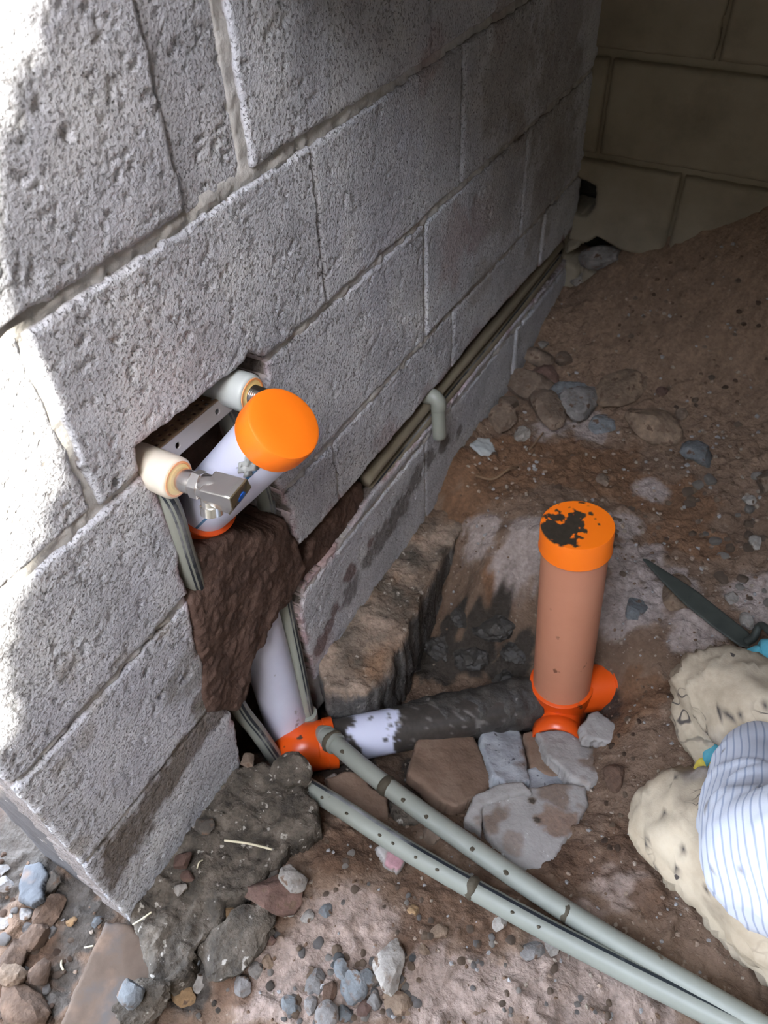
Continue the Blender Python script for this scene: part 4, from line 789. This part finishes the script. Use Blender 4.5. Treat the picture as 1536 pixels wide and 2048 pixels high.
pebbles(24, [(1150, 600), (1536, 520), (1536, 900), (1200, 760)], ['dust', 'soil', 'dust'], 7, 14, 'tiny dusty pebble on the slope of the earth mound', 'pebbles on the mound', 5)
pebbles(24, [(960, 900), (1300, 930), (1370, 1060), (1260, 1250), (1230, 1100), (1060, 1000), (960, 960)], ['dust', 'tan', 'soil'], 7, 15, 'tiny pebble on the bare ground behind the orange capped stack', 'pebbles behind the stack', 6)
pebbles(18, [(1235, 1420), (1290, 1440), (1240, 1700), (1190, 1760), (1200, 1640)], ['soil', 'brown', 'tan'], 8, 16, 'small brown pebble on the soil between the slabs and the kneeling person', 'pebbles near the knees', 7)
pebbles(16, [(380, 1860), (560, 1840), (560, 1990), (400, 2040), (350, 2000)], ['grey', 'pale', 'brown', 'dark'], 8, 18, 'small pebble around the big crusty rock below the footing', 'pebbles around the crusty rock', 8)
def gravel():
    rr = np.random.RandomState(5); bm = bmesh.new(); bmesh.ops.create_icosphere(bm, subdivisions=1, radius=1); bv = np.array([v.co[:] for v in bm.verts]); bf = np.array([[v.index for v in f.verts] for f in bm.faces]); bm.free()
    n = 5200; x = rr.uniform(-.2, .85, n); y = rr.uniform(-.0, 1.6, n)
    dens = fbm(p3(x, y), 9, 3, 301); k = (dens + rr.uniform(-.5, .5, n) > .0) & ~((x < .012) & (y > .08)); x, y = x[k], y[k]; n = len(x)
    z = hfull(x, y); s = rr.uniform(.0012, .0034, n) * (1 + .5 * (y > 1)); V = []; F = []
    ang = rr.uniform(0, 6.28, n); j = rr.uniform(.6, 1.3, (n, 12, 3))
    for i in range(n):
        v = bv * j[i] * [1.2, .9, .75] * s[i]; c, sn = math.cos(ang[i]), math.sin(ang[i])
        V.append(np.stack([v[:, 0] * c - v[:, 1] * sn + x[i], v[:, 0] * sn + v[:, 1] * c + y[i], v[:, 2] + z[i] + s[i] * .25], -1)); F.append(bf + i * 12)
    tint = np.repeat(np.array([S(150, 132, 116)[:3], S(148, 136, 122)[:3], S(110, 90, 74)[:3], S(150, 148, 146)[:3], S(100, 80, 64)[:3]])[rr.randint(0, 5, n)], 12, 0)
    o = mesh_np('gravel', np.concatenate(V), np.concatenate(F), M['ground'], smooth=False, col=np.concatenate([tint, np.ones((len(tint), 1))], 1))
    tag(o, 'fine gravel and crumbs scattered over the dug soil', 'gravel', None, 'stuff')
gravel()

# ------------------------------------------------------------------ straws and roots
def stalk(name, label, pts, r, m, cat): return tag(tube(name, pts, r, m, seg=8, n=6), label, cat)
g = lambda px, py, dz: on_ground(px, py) + A(0, 0, dz)
stalk('straw', 'longest pale dry straw lying across the muddy footing', [at_z(449, 1681, .052), at_z(490, 1686, .056), at_z(518, 1692, .05), at_z(544, 1699, .046)], .0016, M['straw'], 'straw')
stalk('straw', 'short straw at the lower tip of the wall end', [at_z(266, 1849, .012), at_z(285, 1837, .022), at_z(303, 1824, .026)], .0012, M['straw'], 'straw')
stalk('straw', 'curved short pale straw on dark mud left of the tile', [g(124, 1922, .004), g(126, 1934, .006), g(130, 1943, .004)], .0015, M['straw'], 'straw')
stalk('straw', 'straight short pale straw touching the tile edge', [g(172, 1898, .006), g(191, 1895, .008)], .0012, M['straw'], 'straw')
stalk('straw', 'tiny curled straw on the footing near the reddish stones', [at_z(394, 1737, .034), at_z(398, 1725, .04), at_z(405, 1720, .036)], .001, M['straw'], 'straw')
stalk('root', 'thin curved dry root on the orange soil near the footing', [g(950, 958, .004), g(985, 968, .012), g(1015, 958, .014), g(1035, 940, .006)], .0022, M['root'], 'root')
stalk('root', 'thin straight dry twig on the orange soil below the pale stone', [g(1058, 905, .005), g(1072, 890, .008), g(1085, 874, .006)], .0018, M['root'], 'root')

# ------------------------------------------------------------------ trowel
zt = .072
t = thing('trowel', 'long narrow dark steel trowel with its tip toward the stack, held by a gloved hand', 'trowel', at_z(1400, 1200, zt))
bl = [(1284, 1116), (1296, 1118), (1330, 1140), (1390, 1178), (1450, 1226), (1496, 1262), (1508, 1276), (1498, 1296), (1478, 1290), (1430, 1256), (1370, 1208), (1318, 1156)]
M['steel'] = mat('soiled_steel', [S(58, 62, 58), S(72, 76, 70)], 30, .6, .15, 120, .001, metal=.2)
o = plate('blade', [tuple(at_z(*q, zt)[:2]) for q in bl], ZF(zt), .002, M['steel'], thick=.0025, edge_r=.001, jag=0, back=True, color=lambda u, v, W, s: clean(W, 0)); under(o, t)
HH = A(.655, .842, .124)
o = tube('tang', [at_z(1494, 1284, zt - .001), at_z(1508, 1274, zt + .012), at_z(1524, 1250, zt + .035), HH + A(-.015, .012, 0), HH], .0045, M['steel'], seg=14, radii=[.007, .0065, .0055, .005, .005], color=lambda V: clean(V, 0)); under(o, t)
M['wood'] = mat('handle_wood', [S(150, 104, 62), S(176, 126, 80)], 30, .6, .1)
hdir = A(.8, -.35, .30); hdir /= np.linalg.norm(hdir)
o = lathe('handle', HH - hdir * .005, hdir, [(0, .009), (.004, .012), (.05, .0145), (.10, .012), (.118, .014), (.124, .008)], M['wood'], seg=24, color=lambda V: clean(V, 0)); under(o, t)

# ------------------------------------------------------------------ the kneeling person
def skin(verts, edges, radii, roots=(0,), sub=2):
    me = bpy.data.meshes.new('tmp'); me.from_pydata([tuple(map(float, v)) for v in verts], edges, []); o = bpy.data.objects.new('tmp', me); COL.objects.link(o)
    o.modifiers.new('s', 'SKIN'); o.modifiers['s'].use_smooth_shade = True
    for i, r in enumerate(radii):
        d = me.skin_vertices[0].data[i]; d.radius = (r, r) if not isinstance(r, tuple) else r; d.use_root = i in roots
    ss = o.modifiers.new('u', 'SUBSURF'); ss.levels = sub; ss.render_levels = sub
    bpy.context.view_layer.update(); dg = bpy.context.evaluated_depsgraph_get(); e = o.evaluated_get(dg); m2 = e.to_mesh()
    V = np.array([v.co[:] for v in m2.vertices]); Nn = np.array([v.normal[:] for v in m2.vertices]); F = [list(p.vertices) for p in m2.polygons]
    e.to_mesh_clear(); bpy.data.objects.remove(o); bpy.data.meshes.remove(me); return V, F, Nn
K1, K2 = A(.577, .552, .086), A(.566, .748, .090); Fw = A(-.6, .8, 0); Rw = A(.8, .6, 0)
H1, H2, PV = A(.912, .368, .20), A(1.01, .53, .20), A(.99, .40, .27)
CH, NK, HD = A(.89, .42, .50), A(.90, .48, .66), A(.875, .535, .80)
S1, S2 = A(.78, .42, .58), A(.985, .575, .60)
E1, W1, D1 = A(.662, .405, .30), A(.652, .655, .15), A(.632, .672, .105)
E2, W2, D2 = A(.82, .74, .36), A(.712, .822, .18), A(.672, .848, .135)
AN1, AN2 = H1 + A(-.01, .02, -.14), H2 + A(-.01, .02, -.14); TO1, TO2 = AN1 + A(.11, -.05, -.02), AN2 + A(.11, -.05, -.02)
t = thing('person', 'kneeling person in beige mud stained trousers, white striped shirt and teal gloves holding a trowel', 'person', (.85, .4, .02))
bv = [PV, A(.91, .35, .38), CH, NK, HD - A(0, 0, .05), HD + A(-.01, .01, .04), S1, (S1 + E1) / 2, E1, (E1 + W1) / 2, W1, S2, (S2 + E2) / 2, E2, (E2 + W2) / 2, W2, H1, (H1 + K1) / 2, K1 + A(.012, -.006, 0), K1 * .6 + AN1 * .4, AN1, TO1, H2, (H2 + K2) / 2, K2 + A(.012, -.006, 0), K2 * .6 + AN2 * .4, AN2, TO2]
be = [(0, 1), (1, 2), (2, 3), (3, 4), (4, 5), (2, 6), (6, 7), (7, 8), (8, 9), (9, 10), (2, 11), (11, 12), (12, 13), (13, 14), (14, 15), (0, 16), (16, 17), (17, 18), (18, 19), (19, 20), (20, 21), (0, 22), (22, 23), (23, 24), (24, 25), (25, 26), (26, 27)]
br = [.10, .10, .11, .055, .075, .085, .058, .046, .038, .036, .026, .058, .046, .038, .036, .026, .06, .05, .042, .034, .028, .028, .06, .05, .042, .034, .028, .028]
M['skin'] = mat('skin', [S(150, 104, 78), S(168, 120, 92)], 8, .55, .1, 200, .001, attr=False)
V, F, Nn = skin(bv, be, br)
# face: nose, brow, mouth and ears pushed out of the head
fd = A(-.55, .75, -.35); fd /= np.linalg.norm(fd); fs = np.cross(fd, A(0, 0, 1)); fs /= np.linalg.norm(fs); fu = np.cross(fs, fd)
hc_ = HD + A(-.005, .005, .0)
for off, sx, amt in ((fd * .085, .018, .026), (fd * .08 + fu * .035, .03, .008), (fd * .08 - fu * .045, .022, .010), (fs * .08, .022, .016), (fs * -.08, .022, .016)):
    d = np.linalg.norm(V - (hc_ + off), axis=1); V = V + (off / np.linalg.norm(off)) * (amt * np.exp(-(d / sx) ** 2))[:, None]
o = mesh_np('body', V, F, M['skin']); under(o, t)
for sgn in (-1, 1):
    e = lathe('eye', hc_ + fd * .078 + fs * .03 * sgn + fu * .018, fd, [(0, .011), (.006, .009), (.009, .003)], M['white'], seg=16, color=lambda V: clean(V, 0)); under(e, t)
M['hair'] = mat('dark_hair', [S(30, 26, 24), S(46, 40, 36)], 60, .7, .4, 200, .002, attr=False)
bm = bmesh.new(); bmesh.ops.create_icosphere(bm, subdivisions=4, radius=1); hv_ = np.array([v.co[:] for v in bm.verts]); hf_ = [[v.index for v in f.verts] for f in bm.faces]; bm.free()
keep = (hv_ @ fd) < .35 + .5 * (hv_ @ fu); hf_ = [f for f in hf_ if all(keep[i] for i in f)]
o = mesh_np('hair', hc_ + fu * .02 - fd * .012 + hv_ * (.098 + .006 * fbm(hv_, 9, 3, 5))[:, None], hf_, M['hair']); md = o.modifiers.new('t', 'SOLIDIFY'); md.thickness = .008; under(o, t)
# trousers
def cloth(name, V, F, Nn, m, wr, parent, extra=None, col=None):
    V = V + Nn * wr(V)[:, None]
    o = mesh_np(name, V, F, m, col=col(V) if col else None); return under(o, parent)
tv = [PV, H1, H1 * .5 + K1 * .5 + A(0, 0, .035), K1 * .82 + H1 * .18 + A(0, 0, .02), K1 + A(.004, .006, .004), K1 + A(.05, -.030, -.028), K1 * .5 + AN1 * .5, AN1, H2, H2 * .5 + K2 * .5 + A(0, 0, .035), K2 * .82 + H2 * .18 + A(0, 0, .02), K2 + A(.004, .006, .004), K2 + A(.03, -.06, -.028), K2 * .5 + AN2 * .5, AN2]
te = [(0, 1), (1, 2), (2, 3), (3, 4), (4, 5), (5, 6), (6, 7), (0, 8), (8, 9), (9, 10), (10, 11), (11, 12), (12, 13), (13, 14)]
V, F, Nn = skin(tv, te, [.150, .115, .092, .084, .086, .058, .062, .052, .115, .095, .096, .094, .060, .062, .052], sub=4)
M['trouser'] = mat('work_trousers', [S(150, 135, 113), S(178, 164, 142), S(196, 184, 162)], 9, .9, .3, 500, .0008)
nt = M['trouser'].node_tree; N_, L_ = nt.nodes, nt.links; bs = N_['Principled BSDF']; src = bs.inputs['Base Color'].links[0].from_socket
tc = N_.new('ShaderNodeTexCoord'); dn_ = N_.new('ShaderNodeTexNoise'); dn_.inputs['Scale'].default_value = 14; L_.new(tc.outputs['Object'], dn_.inputs['Vector'])
ad = N_.new('ShaderNodeMix'); ad.data_type = 'RGBA'; ad.inputs['Factor'].default_value = .12; L_.new(tc.outputs['Object'], ad.inputs['A']); L_.new(dn_.outputs['Color'], ad.inputs['B'])
vo = N_.new('ShaderNodeTexVoronoi'); vo.feature = 'DISTANCE_TO_EDGE'; vo.inputs['Scale'].default_value = 19; L_.new(ad.outputs['Result'], vo.inputs['Vector'])
rp = N_.new('ShaderNodeValToRGB'); rp.color_ramp.elements[0].color = (1, 1, 1, 1); rp.color_ramp.elements[0].position = .012; rp.color_ramp.elements[1].color = (0, 0, 0, 1); rp.color_ramp.elements[1].position = .03; L_.new(vo.outputs['Distance'], rp.inputs[0])
mk = N_.new('ShaderNodeTexNoise'); mk.inputs['Scale'].default_value = 7; L_.new(tc.outputs['Object'], mk.inputs['Vector'])
mr_ = N_.new('ShaderNodeMapRange'); mr_.inputs['From Min'].default_value = .56; mr_.inputs['From Max'].default_value = .63; L_.new(mk.outputs['Fac'], mr_.inputs[0])
mu = N_.new('ShaderNodeMath'); mu.operation = 'MULTIPLY'; L_.new(rp.outputs[0], mu.inputs[0]); L_.new(mr_.outputs[0], mu.inputs[1])
sp_ = N_.new('ShaderNodeTexNoise'); sp_.inputs['Scale'].default_value = 46; sp_.inputs['Detail'].default_value = 2; L_.new(tc.outputs['Object'], sp_.inputs['Vector'])
r3 = N_.new('ShaderNodeMapRange'); r3.inputs['From Min'].default_value = .735; r3.inputs['From Max'].default_value = .76; L_.new(sp_.outputs['Fac'], r3.inputs[0])
mxx = N_.new('ShaderNodeMath'); mxx.operation = 'MAXIMUM'; L_.new(mu.outputs[0], mxx.inputs[0]); L_.new(r3.outputs[0], mxx.inputs[1])
fm = N_.new('ShaderNodeMix'); fm.data_type = 'RGBA'; L_.new(mxx.outputs[0], fm.inputs['Factor']); L_.new(src, fm.inputs['A']); fm.inputs['B'].default_value = S(74, 68, 64); L_.new(fm.outputs['Result'], bs.inputs['Base Color'])
def tr_wr(V):
    a = fbm(V, 9, 3, 401) * .012; q = (V - K1) @ A(.45, .3, .8); b = np.abs(fbm(V * [1, 1, 1.6], 22, 2, 402)); fold = (1 - np.clip(b / .22, 0, 1)) * .009
    q2 = V - (K2 + A(.01, -.05, -.02)); st = np.sin((q2 @ A(.6, .5, .6)) * 190 + fbm(V, 12, 2, 404) * 2) * .003 * np.exp(-(np.linalg.norm(q2, axis=1) / .09) ** 2)
    return a + fold + st
def tr_col(V):
    d2 = np.linalg.norm(V - K2, axis=1); d1 = np.linalg.norm(V - (K1 + A(.03, .05, .06)), axis=1); n = fbm(V, 26, 4, 403)
    a2 = np.clip(1.25 - d2 / .18, 0, 1) * .62; a1 = np.clip((1 - d1 / .055 + n * .8) / .4, 0, 1) * .7; sp = np.clip((vnoise(V, 60, 405) - .83) / .04, 0, 1)
    wet = np.maximum(np.clip((n - .22) / .2, 0, 1) * .6, np.clip((.105 - V[:, 2] + n * .05) / .05, 0, 1) * .75)
    C = np.tile(np.array(S(146, 134, 116)[:3]), (len(V), 1)); C = C * (1 - a1[:, None]) + np.array(S(126, 120, 124)[:3]) * a1[:, None]; C = C * (1 - sp[:, None]) + np.array(S(60, 56, 54)[:3]) * sp[:, None]
    return np.concatenate([C, np.clip(np.maximum.reduce([a2, a1, wet, sp]), 0, 1)[:, None]], 1)
cloth('trousers', V, F, Nn, M['trouser'], tr_wr, t, col=tr_col)
# shirt
sv = [PV + A(0, .0, .02), A(.91, .35, .38), CH, NK - A(0, 0, .035), S1, (S1 + E1) / 2 + A(-.004, .0, .0), E1 + A(-.004, 0, 0), E1 * .55 + W1 * .45 + A(.004, 0, .004), W1 + A(0, 0, .006), S2, (S2 + E2) / 2, E2, E2 * .5 + W2 * .5, W2]
se = [(0, 1), (1, 2), (2, 3), (2, 4), (4, 5), (5, 6), (6, 7), (7, 8), (2, 9), (9, 10), (10, 11), (11, 12), (12, 13)]
V, F, Nn = skin(sv, se, [.165, .155, .155, .075, .085, .078, .078, .072, .050, .085, .075, .07, .06, .046], sub=4)
M['shirt'] = mat('striped_shirt', [S(190, 195, 206), S(204, 208, 216)], 5, .85, .2, 600, .0006)
nt = M['shirt'].node_tree; N_, L_ = nt.nodes, nt.links; bs = N_['Principled BSDF']; src = bs.inputs['Base Color'].links[0].from_socket
tc = N_.new('ShaderNodeTexCoord'); dp = N_.new('ShaderNodeVectorMath'); dp.operation = 'DOT_PRODUCT'
fa = (W1 - E1) / np.linalg.norm(W1 - E1); sdv = np.cross(fa, A(-.3, -.4, .85)); sdv /= np.linalg.norm(sdv); dp.inputs[1].default_value = tuple(float(x) for x in sdv)
nz = N_.new('ShaderNodeTexNoise'); nz.inputs['Scale'].default_value = 5; L_.new(tc.outputs['Object'], nz.inputs['Vector'])
av = N_.new('ShaderNodeVectorMath'); av.operation = 'MULTIPLY_ADD'; av.inputs[1].default_value = (.05, .05, .05); L_.new(nz.outputs['Color'], av.inputs[0]); L_.new(tc.outputs['Object'], av.inputs[2]); L_.new(av.outputs[0], dp.inputs[0])
ml = N_.new('ShaderNodeMath'); ml.operation = 'MULTIPLY'; ml.inputs[1].default_value = 2 * math.pi / .0088; L_.new(dp.outputs['Value'], ml.inputs[0]); sn = N_.new('ShaderNodeMath'); sn.operation = 'SINE'; L_.new(ml.outputs[0], sn.inputs[0])
mr_ = N_.new('ShaderNodeMapRange'); mr_.inputs['From Min'].default_value = .55; mr_.inputs['From Max'].default_value = .95; mr_.inputs['To Max'].default_value = .75; L_.new(sn.outputs[0], mr_.inputs[0])
fm = N_.new('ShaderNodeMix'); fm.data_type = 'RGBA'; L_.new(mr_.outputs[0], fm.inputs['Factor']); L_.new(src, fm.inputs['A']); fm.inputs['B'].default_value = S(132, 144, 170); L_.new(fm.outputs['Result'], bs.inputs['Base Color'])
def sh_wr(V): return fbm(V, 10, 3, 411) * .008 + (1 - np.clip(np.abs(fbm(V, 16, 2, 412)) / .16, 0, 1)) * .004
def sh_col(V):
    sp = np.clip((vnoise(V, 70, 415) - .88) / .03, 0, 1); return np.concatenate([np.tile(np.array(S(120, 112, 108)[:3]), (len(V), 1)), sp[:, None] * .8], 1)
cloth('shirt', V, F, Nn, M['shirt'], sh_wr, t, col=sh_col)
# gloves: teal palm and yellow dipped fingers
M['teal'] = mat('teal_glove', [S(70, 146, 164), S(98, 172, 186)], 30, .8, .4, 300, .001, attr=False); M['yellow'] = mat('yellow_glove', [S(206, 186, 70), S(222, 202, 96)], 30, .6, .3, 300, .001, attr=False)
def glove(label, wr, hd, pn, curl, flip, swap=0):
    hd = hd / np.linalg.norm(hd); pn = pn - hd * (pn @ hd); pn /= np.linalg.norm(pn); sd = np.cross(hd, pn) * flip
    pv = [wr - hd * .055, wr - hd * .01, wr + hd * .04, wr + hd * .075 + sd * .018, wr + hd * .075 - sd * .018]
    V1, F1, N1 = skin(pv, [(0, 1), (1, 2), (2, 3), (2, 4)], [.034, .031, (.036, .026), .022, .022], sub=2)
    fv, fe, frr, roots = [], [], [], []
    for k, (s, ln) in enumerate(((.032, .066), (.011, .076), (-.011, .070), (-.031, .055))):
        p = wr + hd * .062 + sd * s; base = len(fv); roots.append(base); d = hd.copy(); fv.append(p); frr.append(.0105)
        for j in range(3):
            a = curl * (.55, 1.0, .8)[j]; d = d * math.cos(a) + pn * math.sin(a); d /= np.linalg.norm(d); p = p + d * ln / 3 * (1.25, 1, .85)[j]; fv.append(p); frr.append((.0102, .0098, .0085)[j]); fe.append((base + j, base + j + 1))
            pn_ = pn
    base = len(fv); roots.append(base); p = wr + hd * .02 + sd * .028; fv.append(p); frr.append(.012); d = hd * .6 + sd * .7 + pn * .4
    for j in range(2): d = d + pn * curl * .5 - sd * .25; d /= np.linalg.norm(d); p = p + d * .032; fv.append(p); frr.append(.0115 - .0015 * j); fe.append((base + j, base + j + 1))
    V2, F2, N2 = skin(fv, fe, frr, roots, sub=2)
    o = mesh_np('glove', np.concatenate([V1, V2]), F1 + [[i + len(V1) for i in f] for f in F2], [M['teal'], M['yellow']], mi=([1 if np.dot(V1[f].mean(0) - wr, hd) < .004 else 0 for f in F1] + [0] * len(F2)) if swap else [0] * len(F1) + [1] * len(F2)); o['label'] = label; return under(o, t)
glove('teal glove with yellow fingers resting by the knees', W1 + A(-.006, -.004, -.012), A(-.35, .05, -1), A(.4, -.8, -.2), .9, 1)
glove('teal glove with yellow fingers closed on the trowel handle', A(.690, .815, .158), A(-.85, .10, -.50), A(-.1, -.9, -.5), .95, -1, 1)
M['boot'] = mat('work_boot', [S(50, 42, 36), S(70, 58, 48)], 20, .7, .3, attr=False)
for an, to in ((AN1, TO1), (AN2, TO2)):
    V, F, Nn = skin([an + A(-.03, .012, .02), an, an * .4 + to * .6, to + A(0, 0, -.01)], [(0, 1), (1, 2), (2, 3)], [.055, .055, .048, .04], sub=2); o = mesh_np('boot', V, F, M['boot']); under(o, t)
